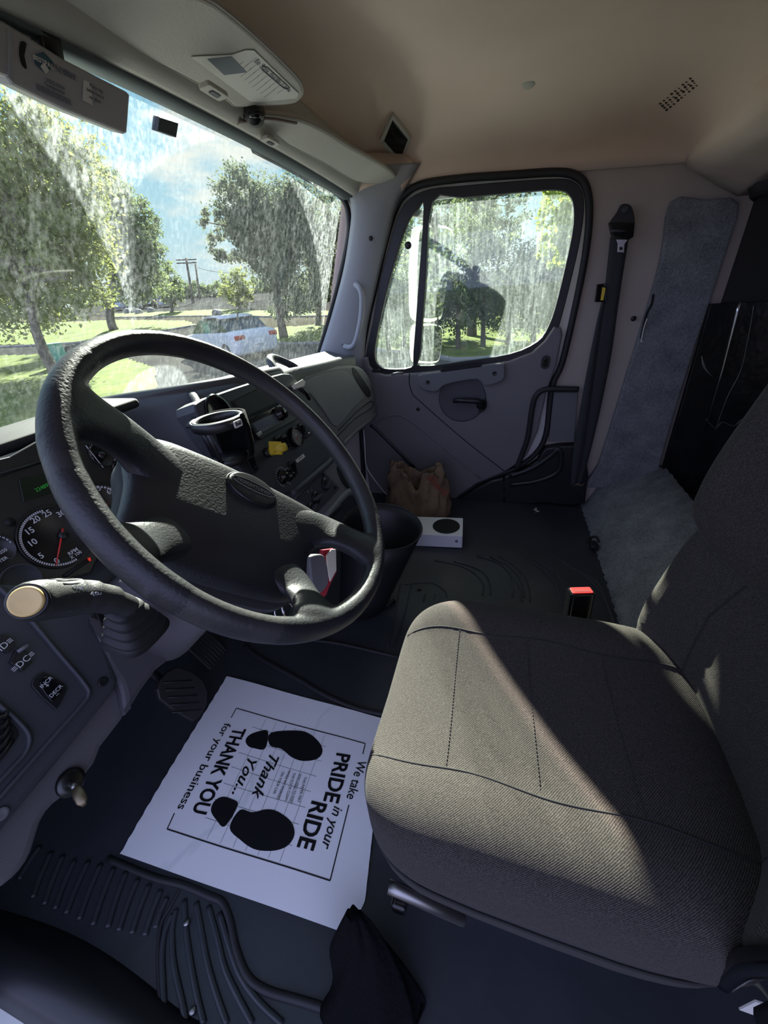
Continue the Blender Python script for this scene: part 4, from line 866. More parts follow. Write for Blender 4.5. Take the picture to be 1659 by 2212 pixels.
# bracket, lever, chrome hinge by the far rear corner
brk = MB().tube([P(1352, 1402, x=-.20), P(1385, 1396, x=-.20), P(1425, 1385, x=-.20)], [.006, .008, .007], 10, flat=1.3).build('hinge_bracket', M_steel, seat)
MB().tube([P(840, 1915, x=-.70), P(865, 1925, x=-.70), P(1000, 1985, x=-.69)], .010, 10).build('seat_rail', M_dsteel, seat)
MB().box(P(865, 1945, x=-.70), (.03, .025, .03)).build('height_lever', M_gloss, seat, bevel=.005)
MB().tube(smooth([P(1560, 2115, x=-.70), P(1600, 2085, x=-.71), P(1640, 2078, x=-.715), P(1700, 2076, x=-.72)], 4), .011, 12).build('recline_lever', M_gloss, seat)
MB().box((-.735, -.36, .36), (.03, .10, .05)).build('recline_cover', M_blk, seat, bevel=.008)
lbl = MB().box(P(1668, 2190, x=-.70), (.002, .05, .05)).build('warning_label', M_cardw, seat, smooth=False)
# ================================================================== LOOSE THINGS ON THE FLOOR
def paper_z(x, y): return .0055+.0025*math.sin(11*x+3*y)+.002*math.sin(17*y+2)+.003*max(0, math.sin(6*(x+y)))
pc = [P(490, 1460, z=.006), P(832, 1553, z=.006), P(783, 1955, z=.006), P(765, 1968, z=.006), P(740, 2012, z=.006), P(260, 1845, z=.006)]
paper = thing('paper_floor_mat', 'white printed paper floor mat with black shoe prints on the driver floor', 'paper mat', (-.52, .5, .006))
pcn = P(779, 2026, z=.006)
def bil(u, v):
    p = (pc[0]*(1-u)+pc[1]*u)*(1-v)+(pc[5]*(1-u)+pcn*u)*v; a, b = pc[2], pc[4]; d = (b-a).normalized(); n_ = Vector((-d.y, d.x, 0))
    if n_.dot(pcn-a) < 0: n_ = -n_
    e = n_.dot(p-a)-.004*math.sin(60*d.dot(p-a)); return p-n_*e if e > 0 else p
nu_, nv_ = 60, 50; vv = []; ff = []
for j in range(nv_+1):
    for i in range(nu_+1):
        p = bil(i/nu_, j/nv_); vv.append((p.x, p.y, paper_z(p.x, p.y)+.0015*math.sin(j*1.9)*(i in (0, nu_))))
for j in range(nv_):
    for i in range(nu_):
        a = j*(nu_+1)+i; ff.append((a, a+nu_+1, a+nu_+2, a+1))
sheet = mk('sheet', vv, [tuple(reversed(f)) for f in ff], M_paper, paper)
# print coordinates: the printed frame's corners in the photo order
FO = FF.lift(.006)
fc = [Vector(FO.px(*q)) for q in ((511, 1531), (789, 1607), (713, 1902), (362, 1792))]   # y+ end is on the left in the photo
o_ = sum(fc, Vector((0, 0)))/4
rd = ((fc[3]-fc[0])+(fc[2]-fc[1])).normalized()    # reading direction (text runs toward the door side)
pd = Vector((rd.y, -rd.x)); pd = pd if pd.dot(fc[0]-fc[1]) < 0 else -pd
Pf = Fr((o_.x, o_.y, 0), (rd.x, rd.y, 0), (-pd.x, -pd.y, 0))
if Pf.N.z < 0: Pf = Fr((o_.x, o_.y, 0), (rd.x, rd.y, 0), (pd.x, pd.y, 0))
def onp(p): return Vector((p.x, p.y, paper_z(p.x, p.y)+.0005+max(0, min(.0003, p.z))))
def ppx(x, y): return Pf.px(x, y, .006)
def stroke(mb, a, b, w):
    """a printed straight line between two points of the sheet, laid onto its waves"""
    a, b = Vector(a), Vector(b); d = (b-a); n = max(int(d.length/.01), 1); s_ = Vector((-d.y, d.x)).normalized()*w/2
    vs_ = []
    for i in range(n+1):
        c = a+d*i/n; vs_ += [onp(Pf.at(*(c+s_), 0)), onp(Pf.at(*(c-s_), 0))]
    mb.add(vs_, [(2*i, 2*i+1, 2*i+3, 2*i+2) for i in range(n)])
pr = MB()
for a, b in (((500, 1552), (511, 1531)), ((511, 1531), (789, 1607)), ((789, 1607), (784, 1630)), ((378, 1758), (362, 1792)), ((362, 1792), (713, 1902)), ((713, 1902), (754, 1740))):
    stroke(pr, ppx(*a), ppx(*b), .0028)
pr.build('printed_frame', M_print, paper, smooth=False)
gr = MB()
for a, b in (((575, 1553), (447, 1812)), ((597, 1560), (475, 1822)), ((618, 1566), (503, 1830)), ((638, 1572), (530, 1838)), ((659, 1577), (557, 1848)), ((680, 1582), (580, 1854)), ((702, 1588), (605, 1862)),
             ((545, 1571), (705, 1614)), ((532, 1598), (695, 1646)), ((516, 1626), (684, 1679)), ((500, 1657), (672, 1712)), ((483, 1692), (660, 1746)), ((463, 1727), (646, 1782)), ((443, 1766), (632, 1828))):
    stroke(gr, ppx(*a), ppx(*b), .0007)
gr.build('printed_grid', M_print, paper, smooth=False)
def shape(nm, pts):
    L = [tuple(p) for p in smooth([ppx(*q) for q in pts], 4, True)]
    v, f = plate_mesh(L, [], .0002, 0)
    mk(nm, [onp(Pf.at(x, y, 0))+Vector((0, 0, .0003)) for x, y, z in v], f, M_print, paper, smooth=False)
shape('shoe_sole_print', [(585, 1583), (640, 1578), (668, 1585), (690, 1605), (697, 1625), (685, 1641), (655, 1645), (630, 1636), (608, 1618), (583, 1610)])
shape('shoe_heel_print', [(579, 1580), (560, 1580), (540, 1588), (531, 1600), (536, 1612), (550, 1617), (573, 1617)])
shape('shoe_sole_print', [(518, 1750), (545, 1755), (575, 1749), (600, 1754), (628, 1775), (637, 1800), (628, 1822), (608, 1835), (580, 1839), (548, 1834), (520, 1815), (496, 1788)])
shape('shoe_heel_print', [(514, 1739), (500, 1726), (480, 1722), (463, 1732), (456, 1752), (468, 1772), (486, 1785)])
def ptext(s_, x0, y0, x1, y1, size, bold=0, shear=0, sx=1, sp=1):
    """one printed line whose middle runs from one photo point to the other"""
    a, b = Vector(ppx(x0, y0)), Vector(ppx(x1, y1)); m_ = (a+b)/2; d = b-a; L = d.length
    f = Fr(Pf.at(m_.x, m_.y, 0), Pf.U*d.x+Pf.V*d.y, Z.cross(Pf.U*d.x+Pf.V*d.y))
    cu = MB(); text_mb(s_, Fr((0, 0, 0), X, Y), size, cu, bold=bold, shear=shear, space=sp)
    w = max(v.x for v in cu.v)-min(v.x for v in cu.v); k = L/w
    c0 = (max(v.x for v in cu.v)+min(v.x for v in cu.v))/2
    # subdivide long faces by simple projection onto the sheet
    cu.v = [onp(f.at((v.x-c0)*k, v.y, 0))+Vector((0, 0, .0006)) for v in cu.v]; return cu
tb = ptext('THANK YOU', 518, 1575, 428, 1758, .052, bold=.028); tb.build('printed_words', M_print, paper, smooth=False)
ptext('PRIDE', 741, 1630, 713, 1735, .052, bold=.026).build('printed_words', M_print, paper, smooth=False)
ptext('RIDE', 689, 1735, 657, 1835, .054, bold=.026).build('printed_words', M_print, paper, smooth=False)
ptext('We take', 782, 1645, 757, 1728, .033, bold=.008).build('printed_words', M_print, paper, smooth=False)
ptext('in your', 731, 1745, 703, 1835, .033, bold=.008, shear=.2).build('printed_words', M_print, paper, smooth=False)
ptext('for your business', 493, 1565, 391, 1750, .031, bold=.008).build('printed_words', M_print, paper, smooth=False)
ptext('Thank', 592, 1632, 551, 1727, .042, bold=.012, shear=.45).build('printed_script', M_print, paper, smooth=False)
ptext('You...', 545, 1640, 510, 1718, .040, bold=.012, shear=.45).build('printed_script', M_print, paper, smooth=False)
for k, (s_, a) in enumerate((('THIS PAPER MAT', (660, 1680, 645, 1735)), ('WAS USED TO KEEP', (649, 1673, 628, 1737)), ('THE FLOOR CLEAN', (636, 1671, 618, 1731)), ('WHILE WE WORKED', (626, 1665, 600, 1728)), ('ON YOUR CAR', (612, 1668, 592, 1716)))):
    ptext(s_, *a, .0105).build('printed_note', M_print, paper, smooth=False)
# white game console box
FX = Fr((.52, .13, 0), (1, .10, 0), (-.10, 1, 0))
con = thing('game_console', 'white slim game console with round black vent lying on the passenger floor', 'game console', FX.at(.075, .13, 0))
plate('case', FX, rrect(.151, .275, .006, 3, .0755, .1375), .065, M_glossw, con, bevel=.002, h=.067)
FXt = FX.lift(.067)
plate('vent_grille', FXt, circ(.062, 40, .0755, .075), .002, mat('vent_black', (.006, .006, .007), .8, bump=(900, 1, .001)), con, h=.0012)
FXf = Fr(FX.at(0, 0, 0), -FX.V, Z)
MB().lathe(FXf.shift(-.026, .038, .0005), [(.0065, 0), (.0065, .0008), (.001, .0008)], 20).build('power_button', M_blk, con)
text_mb('X', FXf.shift(-.026, .038, .0015), .008, bold=.02).build('power_logo', M_glossw, con, smooth=False)
MB().box(FXf.at(-.008, .030, .0006), (.004, .002, .001), FXf).build('usb_port', M_blk, con, smooth=False)
# waste bin
wb = thing('waste_bin', 'tall black plastic waste bin tilted against the dash on the floor', 'waste bin', (.09, .45, 0))
def bin_ring(t, k=1.0):
    c = Vector((.100, .455, .012)).lerp(Vector((.195, .385, .305)), t); r = (.092+.052*t)*k
    nrm = Vector((.0, .0, 1)); tilt = Vector((.06, -.16, 1)).normalized()*t+nrm*(1-t); f = Fr(c, X, tilt.normalized().cross(X))
    return [f.at(r*math.cos(a), r*1.0*math.sin(a)) for a in [2*math.pi*i/48 for i in range(48)]]
MB().loft([bin_ring(t) for t in (0, .25, .5, .75, 1)]+[bin_ring(1, .975)]+[bin_ring(t, .965) for t in (.9, .5, .06)]).build('bin_body', mat('bin_black', (.014, .014, .015), .45), wb)
MB().tube(bin_ring(1.005, .99), .0028, 8, closed=True).build('bin_rim', M_rub, wb)
# kraft paper bag
bag = thing('paper_bag', 'crumpled brown paper bag with red handwriting standing on the passenger floor', 'paper bag', (.79, .38, 0))
n = 64; rings = []
def bagc(t, q):
    w = .168*(1-.30*t**1.5); d = .085*(1-.40*t)
    x = d*math.cos(q); y = w*math.sin(q)
    zz = .255*t*(1-.10*math.cos(2*q)*t-.30*t*math.exp(-((math.sin(q)+.05)/.22)**2)*(1 if math.cos(q) < 0 else .4))
    cr = .016*math.sin(5*q+6*t)+.013*math.sin(11*q-9*t)+.009*math.sin(17*q+21*t*t)+.006*math.sin(29*q-31*t)
    k = 1+cr*6*(.25+t); return Vector((.79+x*k*1.0+.02*t, .39+y*k, zz+.008*math.sin(7*q+2)*t))
outer = [[bagc(t, 2*math.pi*i/n) for i in range(n)] for t in [j/14 for j in range(15)]]
inner = [[(p-Vector((.80, .39, 0)))*1.0 for p in r] for r in outer]
rings = outer+[[Vector((.80, .39, -.004))+Vector((p.x*.93, p.y*.95, p.z)) for p in inner[j]] for j in (14, 11, 8, 4)]
bb = MB().loft(rings).build('bag_body', M_bag, bag, solid=0)
fbag = Fr(P(945, 1048, x=.705), (-.15, -1, -.25), (0, -.2, 1)); 
if fbag.N.x > 0: fbag = Fr(fbag.O, -fbag.U, fbag.V)
text_mb('Shark', fbag.rot(-30), .056, shear=.3, bold=.010, thick=.001).build('handwriting', mat('red_ink', (.30, .05, .03), .8), bag, smooth=False)
# belt buckle on its stalk
bu = thing('seat_belt_buckle', 'black seat belt buckle with red release button standing beyond the seat cushion', 'seat belt buckle', P(1275, 1400, x=-.17))
top = P(1256, 1276, x=-.17); bot = P(1272, 1350, x=-.17); axs = (top-bot).normalized()
Fbu = Fr(top, Vector((.25, -1, 0)), axs.cross(Vector((.25, -1, 0))))
if Fbu.N.dot(axs) < 0: Fbu = Fr(top, Fbu.U, -Fbu.V)
plate('buckle_case', Fbu, rrect(.053, .030, .006, 4), .085, M_gloss, bu, bevel=.003, h=0)
plate('release_button', Fbu, rrect(.044, .021, .003, 3), .006, M_red, bu, bevel=.001, h=.002)
plate('button_slot', Fbu, rrect(.034, .005, .001, 2, 0, -.004), .002, mat('dark_red', (.18, .01, .01), .6), bu, h=.0025)
MB().tube([bot, bot-axs*.10, Vector((-.16, -.27, .10))], .011, 8, flat=.5).build('buckle_stalk', M_blk, bu)
# floor clip, leaf scrap, lighter, cloth
fcl = thing('floor_anchor_clip', 'black metal anchor clip on the floor against the carpeted ledge', 'clip', P(1280, 1185, z=.0))
MB().box(P(1282, 1178, z=.02), (.05, .03, .02)).build('clip_base', M_blk, fcl, bevel=.004)
MB().tube(smooth([P(1268, 1172, z=.03), P(1275, 1162, z=.045), P(1288, 1160, z=.05), P(1294, 1172, z=.035)], 4), .005, 8).build('clip_hook', M_gloss, fcl)
tag(MB().tube(smooth([P(1238, 1052, x=.93), P(1246, 1046, x=.92), P(1255, 1049, x=.92), P(1262, 1044, x=.93)], 3), [.002, .003, .006, .008, .009, .008, .007, .004, .003, .002], 8, flat=.4).build('brown_paper_scrap', M_bag), 'small brown paper scrap at the foot of the seat belt', 'scrap')
ltr = thing('lighter', 'small black lighter with a white end on the floor beside the waste bin', 'lighter', P(835, 1307, z=.01))
MB().tube([P(826, 1310, z=.012), P(853, 1298, z=.012)], .009, 10).build('lighter_body', M_blk, ltr)
MB().tube([P(821, 1312, z=.012), P(827, 1310, z=.012)], .0085, 10).build('lighter_cap', M_cardw, ltr)
n = 40; rings = []
for j in range(14):
    t = j/13; c = P(765, 1975, z=.17).lerp(Vector((-.80, .13, .01)), t**.8); w = .012+.065*t**.7
    rings.append([c+Vector((math.cos(a)*w*.75*(1+.12*math.sin(5*a+3*t)), math.sin(a)*w*1.15*(1+.15*math.sin(4*a+5*t)), .006*math.sin(6*a+7*t))) for a in [2*math.pi*i/n for i in range(n)]])
tag(MB().loft(rings).build('black_cloth', M_cloth), 'crumpled black cloth hanging off the front corner of the seat onto the floor', 'cloth')
# pedals
for nm, L, lab in (('brake_pedal', [(348, 1470), (385, 1440), (440, 1470), (448, 1520), (425, 1555), (405, 1552), (345, 1510)], 'worn black brake pedal with ribbed pad beside the paper mat'),):
    Fpd = Fr(P(395, 1500, y=.80), (1, .05, 0), (0, .35, .9)); pdl = thing(nm, lab, 'pedal', Fpd.O)
    plate('pedal_pad', Fpd, [tuple(p) for p in smooth(Fpd.pts(L), 2, True)], .015, mat('pedal_rubber', (.022, .020, .020), .5), pdl, bevel=.004)
    for k in range(5): MB().tube([Fpd.p3(352+k*5, 1475+k*16, .001), Fpd.p3(425+k*5-10, 1460+k*16+10, .001)], .002, 6).build('pad_rib', M_blk, pdl)
    MB().tube([Fpd.O+Vector((0, .02, 0)), Fpd.O+Vector((0, .12, .12)), Fpd.O+Vector((0, .15, .25))], .012, 10).build('pedal_arm', M_blk, pdl)
Fap = Fr(P(470, 1420, y=.86), (1, 0, 0), (0, .5, .8)); apd = thing('accelerator_pedal', 'ribbed black accelerator pedal against the firewall under the wheel', 'pedal', Fap.O)
plate('pedal_pad', Fap, rrect(.09, .22, .015), .014, MATS['pedal_rubber'], apd, bevel=.004)
for k in range(7): MB().tube([Fap.at(-.036+k*.012, -.09, .001), Fap.at(-.036+k*.012, .09, .001)], .002, 6).build('pad_rib', M_blk, apd)
# things glimpsed through the wheel
D_ = .80
Fg = Fr(D(690, 1242, .74), (1, -.3, 0), (.1, .3, 1))
tag(plate('column_lever_paddle', Fg, [tuple(p) for p in smooth(Fg.pts([(669, 1210), (672, 1201), (692, 1197), (702, 1203), (709, 1228), (711, 1258), (700, 1276), (680, 1288), (674, 1262)]), 3, True)], .02, M_dashg, bevel=.004), 'grey plastic lever paddle seen through the lower right of the steering wheel', 'lever')
pkt = thing('snack_packet', 'red and white wrapper stuffed behind the grey lever paddle', 'wrapper', D(712, 1235, .82))
Fk = Fr(D(714, 1230, .82), (1, -.3, 0), (.1, .3, 1))
plate('wrapper_red', Fk, Fk.pts([(698, 1188), (726, 1184), (728, 1235), (712, 1268), (706, 1285), (690, 1300), (680, 1290)]), .012, mat('wrapper_red', (.35, .02, .04), .35), pkt, bevel=.002)
plate('wrapper_white', Fk, Fk.pts([(704, 1200), (714, 1187), (724, 1186), (725, 1232), (712, 1256), (706, 1230)]), .004, M_cardw, pkt, bevel=.001, h=.003)
kc = thing('key_ring', 'steel key ring and clips hanging behind the lower spoke of the steering wheel', 'key ring', D(615, 1320, .74))
for q, r_ in (((604, 1325), .010), ((622, 1318), .012)):
    f = Fr(D(*q, .74), (1, -.2, 0), (0, .4, 1)); MB().tube([f.at(r_*math.cos(a), r_*1.4*math.sin(a)) for a in [2*math.pi*i/24 for i in range(24)]], .0016, 6, closed=True).build('ring', M_steel, kc)
MB().tube([D(628, 1330, .74), D(612, 1345, .74)], .004, 8, flat=.4).build('clip', M_dsteel, kc)
# cup holder hanging from the dash rail
cup = thing('cup_holder', 'black hanging cup holder with fabric wrap clipped over the dash rail', 'cup holder', D(470, 930, .80))
Fch = Fr(D(472, 912, .765), (1, -.15, .0), (.15, 1, -.05)); cr = .046
MB().tube([Fch.at(cr*math.cos(a), cr*math.sin(a)) for a in [2*math.pi*i/36 for i in range(36)]], .0075, 8, closed=True, flat=1.5, upv=Z).build('holder_ring', M_blk, cup)
MB().tube([Fch.at(cr*1.1*math.cos(a), cr*1.1*math.sin(a), .009) for a in [2*math.pi*i/36 for i in range(36)]], .0012, 6, closed=True).build('ring_lip', M_dsteel, cup)
MB().loft([[Fch.at((cr+.002)*s_*math.cos(a), (cr+.002)*s_*math.sin(a), h) for a in [math.radians(-75+10*i) for i in range(15)]] for h, s_ in ((.012, 1.04), (-.02, 1.05), (-.05, 1.0), (-.075, .9))], closed=False, cap=False).build('fabric_wrap', M_cloth, cup, solid=.006)
MB().loft([[Fch.at(cr*s_*math.cos(a), cr*s_*math.sin(a), h) for a in [2*math.pi*i/30 for i in range(30)]] for h, s_ in ((-.070, .75), (-.078, .8), (-.085, .7))]).build('holder_base', M_blk, cup)
for a in (1.9, 3.4): MB().tube([Fch.at(cr*math.cos(a), cr*math.sin(a)), Fch.at(cr*.75*math.cos(a), cr*.75*math.sin(a), -.075)], .006, 8, flat=.5).build('holder_strut', M_blk, cup)
MB().tube(smooth([Fch.at(-.03, .045, .0), D(428, 880, .86), D(414, 850, .90), D(405, 842, .95)], 4), .010, 10, flat=.35).build('hanging_strap', M_blk, cup)
fbt = Fr(Fch.at(.0, -cr-.010, 0), Fch.U, Fch.N)
plate('brand_tag', fbt, rrect(.020, .013, .002, 3, -.006, 0), .002, M_cardw, cup, h=.003)
text_mb('Bell', fbt.shift(-.006, 0, .0032), .010, bold=.02).build('brand_text', M_print, cup, smooth=False)
gs = thing('folded_receipt', 'folded white receipt lying on the dash rail near the windshield', 'receipt', P(372, 855, z=.885))
MB().loft([[P(347, 864, y=.86), P(372, 849, y=.86), P(396, 852, y=.84)], [P(354, 868, y=.82), P(380, 858, y=.80), P(408, 860, y=.78)]], closed=False, cap=False).build('receipt_paper', M_cardw, gs, solid=.002)
cdh = thing('card_clip', 'pale card held in a black clip on top of the dash behind the wheel rim', 'card', P(643, 830, y=.585))
Fcc = Fr(P(645, 828, y=.585), (1, 0, 0), (0, .5, .85))
plate('card', Fcc, Fcc.pts([(632, 832), (654, 819), (660, 824), (658, 834), (638, 840)]), .006, M_cardw, cdh, bevel=.001)
MB().tube([Fcc.p3(645, 835, -.01), Fcc.p3(662, 850, -.02), Fcc.p3(668, 862, -.03)], .006, 8).build('clip_arm', M_blk, cdh)
# white cable running down the far side of the dash
tag(MB().tube(smooth([P(785, 928, x=.86), P(788, 960, x=.87), P(791, 1005, x=.88), P(808, 1035, x=.90), P(835, 1068, x=.92), P(848, 1078, x=.92)], 5), .0028, 8).build('white_cable', M_white), 'thin white cable hanging down beside the passenger end of the dash', 'cable')
# ================================================================== SEAT BELT
blt = thing('seat_belt', 'black passenger seat belt hanging down the pillar wall behind the door', 'seat belt', FD.p3(1345, 480, .03))
Fq = FD.lift(.03)
plate('belt_anchor', Fq, [tuple(p) for p in smooth(Fq.pts([(1350, 440), (1362, 444), (1368, 458), (1371, 482), (1363, 490), (1322, 490), (1316, 482), (1332, 460), (1340, 444)]), 2, True)], .014, M_blk, blt, bevel=.003, h=.004)
MB().lathe(Fq.shift(*Fq.px(1350, 454), .004), [(.012, 0), (.011, .005), (.006, .006), (.001, .005)], 20).build('anchor_bolt', M_dash, blt)
plate('belt_guide', Fq, Fq.pts([(1314, 482), (1370, 480), (1367, 512), (1358, 518), (1324, 514), (1319, 508)]), .022, M_gloss, blt, bevel=.004, h=.012)
MB().tube([Fq.p3(1320, 497, .016), Fq.p3(1345, 500, .018), Fq.p3(1366, 496, .016)], .007, 10).build('guide_bar', M_blk, blt)
plate('belt_tongue', Fq, Fq.pts([(1329, 518), (1354, 518), (1347, 528), (1346, 546), (1332, 545), (1333, 528)]), .003, M_steel, blt, bevel=.0006, h=.014)
plate('tongue_hole', Fq, Fq.pts([(1336, 534), (1343, 534), (1343, 540), (1336, 540)]), .001, M_line, blt, h=.0146)
L1 = [(1318, 512), (1304, 640), (1285, 780), (1258, 940), (1240, 1058)]; L2 = [(1358, 514), (1338, 640), (1318, 780), (1284, 940), (1252, 1060)]
rows = [[Fq.p3(*a, .010), Fq.p3(*b, .006)] for a, b in zip(smooth([(a[0], a[1], 0) for a in L1], 6), smooth([(a[0], a[1], 0) for a in L2], 6))] if False else None
A1 = smooth([Fq.p3(*a, .010) for a in L1], 6); A2 = smooth([Fq.p3(*a, .007) for a in L2], 6)
MB().loft([[a.lerp(b, t) for t in (0, .33, .66, 1)] for a, b in zip(A1, A2)], closed=False, cap=False).build('webbing', M_belt, blt, solid=.002)
B1 = smooth([Fq.p3(*a, .016) for a in [(1302, 640), (1288, 700), (1268, 800), (1240, 960), (1232, 1050)]], 6); B2 = smooth([Fq.p3(*a, .014) for a in [(1309, 640), (1298, 700), (1284, 800), (1262, 960), (1244, 1052)]], 6)
MB().loft([[a.lerp(b, t) for t in (0, .5, 1)] for a, b in zip(B1, B2)], closed=False, cap=False).build('webbing', M_belt, blt, solid=.002)
plate('comfort_clip', Fq, Fq.pts([(1288, 614), (1304, 612), (1308, 652), (1283, 652)]), .016, M_gloss, blt, bevel=.003, h=.020)
plate('yellow_tab', Fq, Fq.pts([(1299, 620), (1306, 622), (1301, 648), (1295, 648)]), .004, M_yel, blt, bevel=.0005, h=.023)
for q in ((1368, 688), (1292, 845)): struct(MB().lathe(FC.shift(*FC.px(*q), .004), [(.010, 0), (.009, .004), (.001, .004)], 14).build('trim_plug', M_blk))
# A-pillar grab handle
gh = thing('grab_handle', 'light grey grab handle screwed to the right windshield pillar', 'grab handle', P(765, 680, x=.93))
MB().tube(smooth([P(768, 615, x=.935), P(776, 622, x=.915), P(782, 645, x=.905), P(779, 690, x=.905), P(769, 735, x=.905), P(758, 750, x=.915), P(744, 748, x=.935)], 5), [.013]*4+[.012]*22+[.013]*5, 14).build('handle_bar', M_pillar, gh)
for q in ((768, 618), (742, 747)): MB().lathe(Fr(P(*q, x=.928), (0, -1, 0), Z), [(.009, 0), (.006, .004), (.001, .003)], 14).build('screw', M_blk, gh)
sc1 = MB().lathe(Fr(P(801, 515, x=.925), (.3, -1, 0), Z), [(.009, 0), (.007, .004), (.001, .003)], 14).build('trim_screw', M_blk); struct(sc1)
# ================================================================== OVERHEAD
def vis_frame(o, slope, back): return Fr(o, (1, -.02, slope), (0, 1, -back))
def visor(nm, lab, fr, outline, side):
    t = thing(nm, lab, 'sun visor', fr.O)
    g = fr if fr.N.z < 0 else Fr(fr.O, -fr.U, fr.V)
    L = [tuple(p) for p in smooth(g.pts(outline), 4, True)]
    plate('visor_panel', g, L, .016, M_visor, t, bevel=.006)
    MB().tube([g.at(x*1.0, y*1.0, -.004) for x, y in L], .0028, 6, closed=True).build('edge_piping', mat('visor_edge', (.36, .33, .29), .6), t)
    return t, g
v1, g1 = visor('sun_visor', 'beige driver sun visor folded up with a white instruction label', vis_frame((.1, .64, 1.393), -.03, .26), [(60, -170), (420, -10), (480, 22), (560, 90), (640, 168), (655, 196), (650, 214), (628, 226), (560, 230), (512, 232), (490, 218), (420, 178), (300, 118), (160, 50), (40, -20), (-150, -120)], 1)
lb = plate('instruction_label', g1.lift(.0008), g1.lift(.0008).pts([(412, 122), (500, 118), (530, 108), (548, 108), (645, 202), (640, 212), (560, 220), (540, 218)]), .0006, M_cardw, v1, h=.0006)
gl_ = g1.lift(.0016); c = g1.lift(.0015)
d1 = Vector(gl_.px(645, 202))-Vector(gl_.px(548, 112)); ang = math.degrees(math.atan2(d1.y, d1.x))
tx = MB(); text_mb('Be Sure. Buckle. Drive', gl_.shift(*gl_.px(592, 166)).rot(ang), .015, tx, thick=.0002); tx.build('label_text', mat('label_ink', (.12, .13, .15), .7), v1, smooth=False)
q_ = [gl_.p3(*a, .0003) for a in ((566, 142), (577, 146), (626, 190), (620, 192), (612, 190), (565, 150))]; MB().tube(q_, .0007, 5, closed=True).build('label_border', MATS['label_ink'], v1)
tx = MB()
for k in range(9):
    for j in range(2):
        a0 = (505+k*11+ (0 if j else -36), 128+k*9.5+j*4); text_mb('—————', gl_.shift(*gl_.px(548+j*28-k*0+ (k-4)*8.5, 172-j*8+(k-4)*7.5)).rot(ang+90), .0055, tx, thick=.0002)
tx.build('label_lines', MATS['label_ink'], v1, smooth=False)
slot(gl_, [(448, 128), (500, 122), (533, 156), (484, 162)], mat('label_block', (.17, .19, .22), .6), 'label_block', v1, d=.0004, h=.0003, bev=0)
v2, g2 = visor('sun_visor', 'beige passenger sun visor with a curled brown front corner', vis_frame((.5, .62, 1.384), -.075, .26), [(508, 248), (520, 252), (560, 252), (620, 256), (660, 266), (700, 285), (760, 322), (830, 362), (856, 384), (852, 396), (820, 398), (770, 392), (700, 352), (600, 302), (540, 268), (522, 274), (512, 268)], 1)
MB().tube(smooth([g2.p3(512, 258, .010), g2.p3(530, 262, .012), g2.p3(575, 256, .010), g2.p3(640, 266, .006)], 4), [.016, .012, .009, .007, .006]+[.005]*8, 8, flat=.6).build('curled_edge', mat('curl_brown', (.17, .12, .10), .6), v2)
bpx = ceil_hit
for q, vv_, gg_, sz in (((460, 190), v1, g1, .05), ((582, 300), v2, g2, .045)):
    cpp = thing('visor_clip', 'beige visor clip on the header panel under the %s visor' % ('driver' if vv_ is v1 else 'passenger'), 'clip', D(*q, .9))
    fcl_ = Fr(P(*q, z=1.388+header_z(P(*q, z=1.385).x)), (1, 0, -.02), (0, -1, .1)); 
    if fcl_.N.z > 0: fcl_ = Fr(fcl_.O, -fcl_.U, fcl_.V)
    plate('clip_plate', fcl_, rrect(.060, .026, .006, 3), .008, M_visor, cpp, bevel=.002, h=.008)
    plate('clip_mouth', fcl_, rrect(.026, .010, .003, 3), .003, M_dash, cpp, h=.0095)
mt = thing('visor_pivot', 'black pivot socket between the two sun visors', 'visor mount', P(545, 243, z=1.40))
MB().tube([P(548, 243, z=1.415), P(546, 248, z=1.392)], [.026, .017], 18).build('socket', M_blk, mt)
MB().tube([P(530, 252, z=1.395), P(548, 247, z=1.390), P(566, 250, z=1.392)], .006, 10).build('pivot_rod', M_gloss, mt)
# toll transponder box on the windshield, little sensor pad
FT1 = Fr(P(140, 170, y=.655), (1, -.06, -.03), (0, -.30, 1))
tb1 = thing('toll_transponder_box', 'pale grey toll transponder box with stickers hanging at the top of the windshield', 'transponder', FT1.O)
plate('box_body', FT1, [tuple(p) for p in smooth(FT1.pts([(-140, -40), (0, 42), (14, 48), (140, 128), (276, 198), (283, 206), (277, 288), (270, 291), (140, 240), (30, 186), (16, 168), (-140, 110)]), 1, True)], .035, mat('transponder_grey', (.42, .41, .41), .5), tb1, bevel=.006)
F9 = FT1.lift(.001)
slot(F9, [(15, 60), (24, 66), (28, 180), (17, 168)], M_pillar, 'end_cap_edge', tb1, d=.002, h=.001)
a0 = Vector(F9.px(280, 200))-Vector(F9.px(14, 48)); an = math.degrees(math.atan2(a0.y, a0.x))
slot(F9, [(44, 90), (57, 94), (52, 120), (58, 148), (48, 142), (41, 118)], M_print, 'dark_sticker', tb1, d=.0005, h=.0006, bev=0, sm=2)
slot(F9, [(74, 118), (94, 112), (114, 134), (114, 146), (97, 157), (75, 138)], mat('badge_teal', (.05, .11, .14), .5), 'round_badge', tb1, d=.0005, h=.0006, bev=0)
tx = MB(); text_mb('BESTPASS', F9.shift(*F9.px(95, 135), .0008).rot(an), .0070, tx, bold=.02); text_mb('◆', F9.shift(*F9.px(96, 149), .0008), .012, tx); tx.build('badge_text', M_cardw, tb1, smooth=False)
tx = MB(); text_mb('HERE & NOW', F9.shift(*F9.px(118, 178), .0006).rot(an), .0001, tx); 
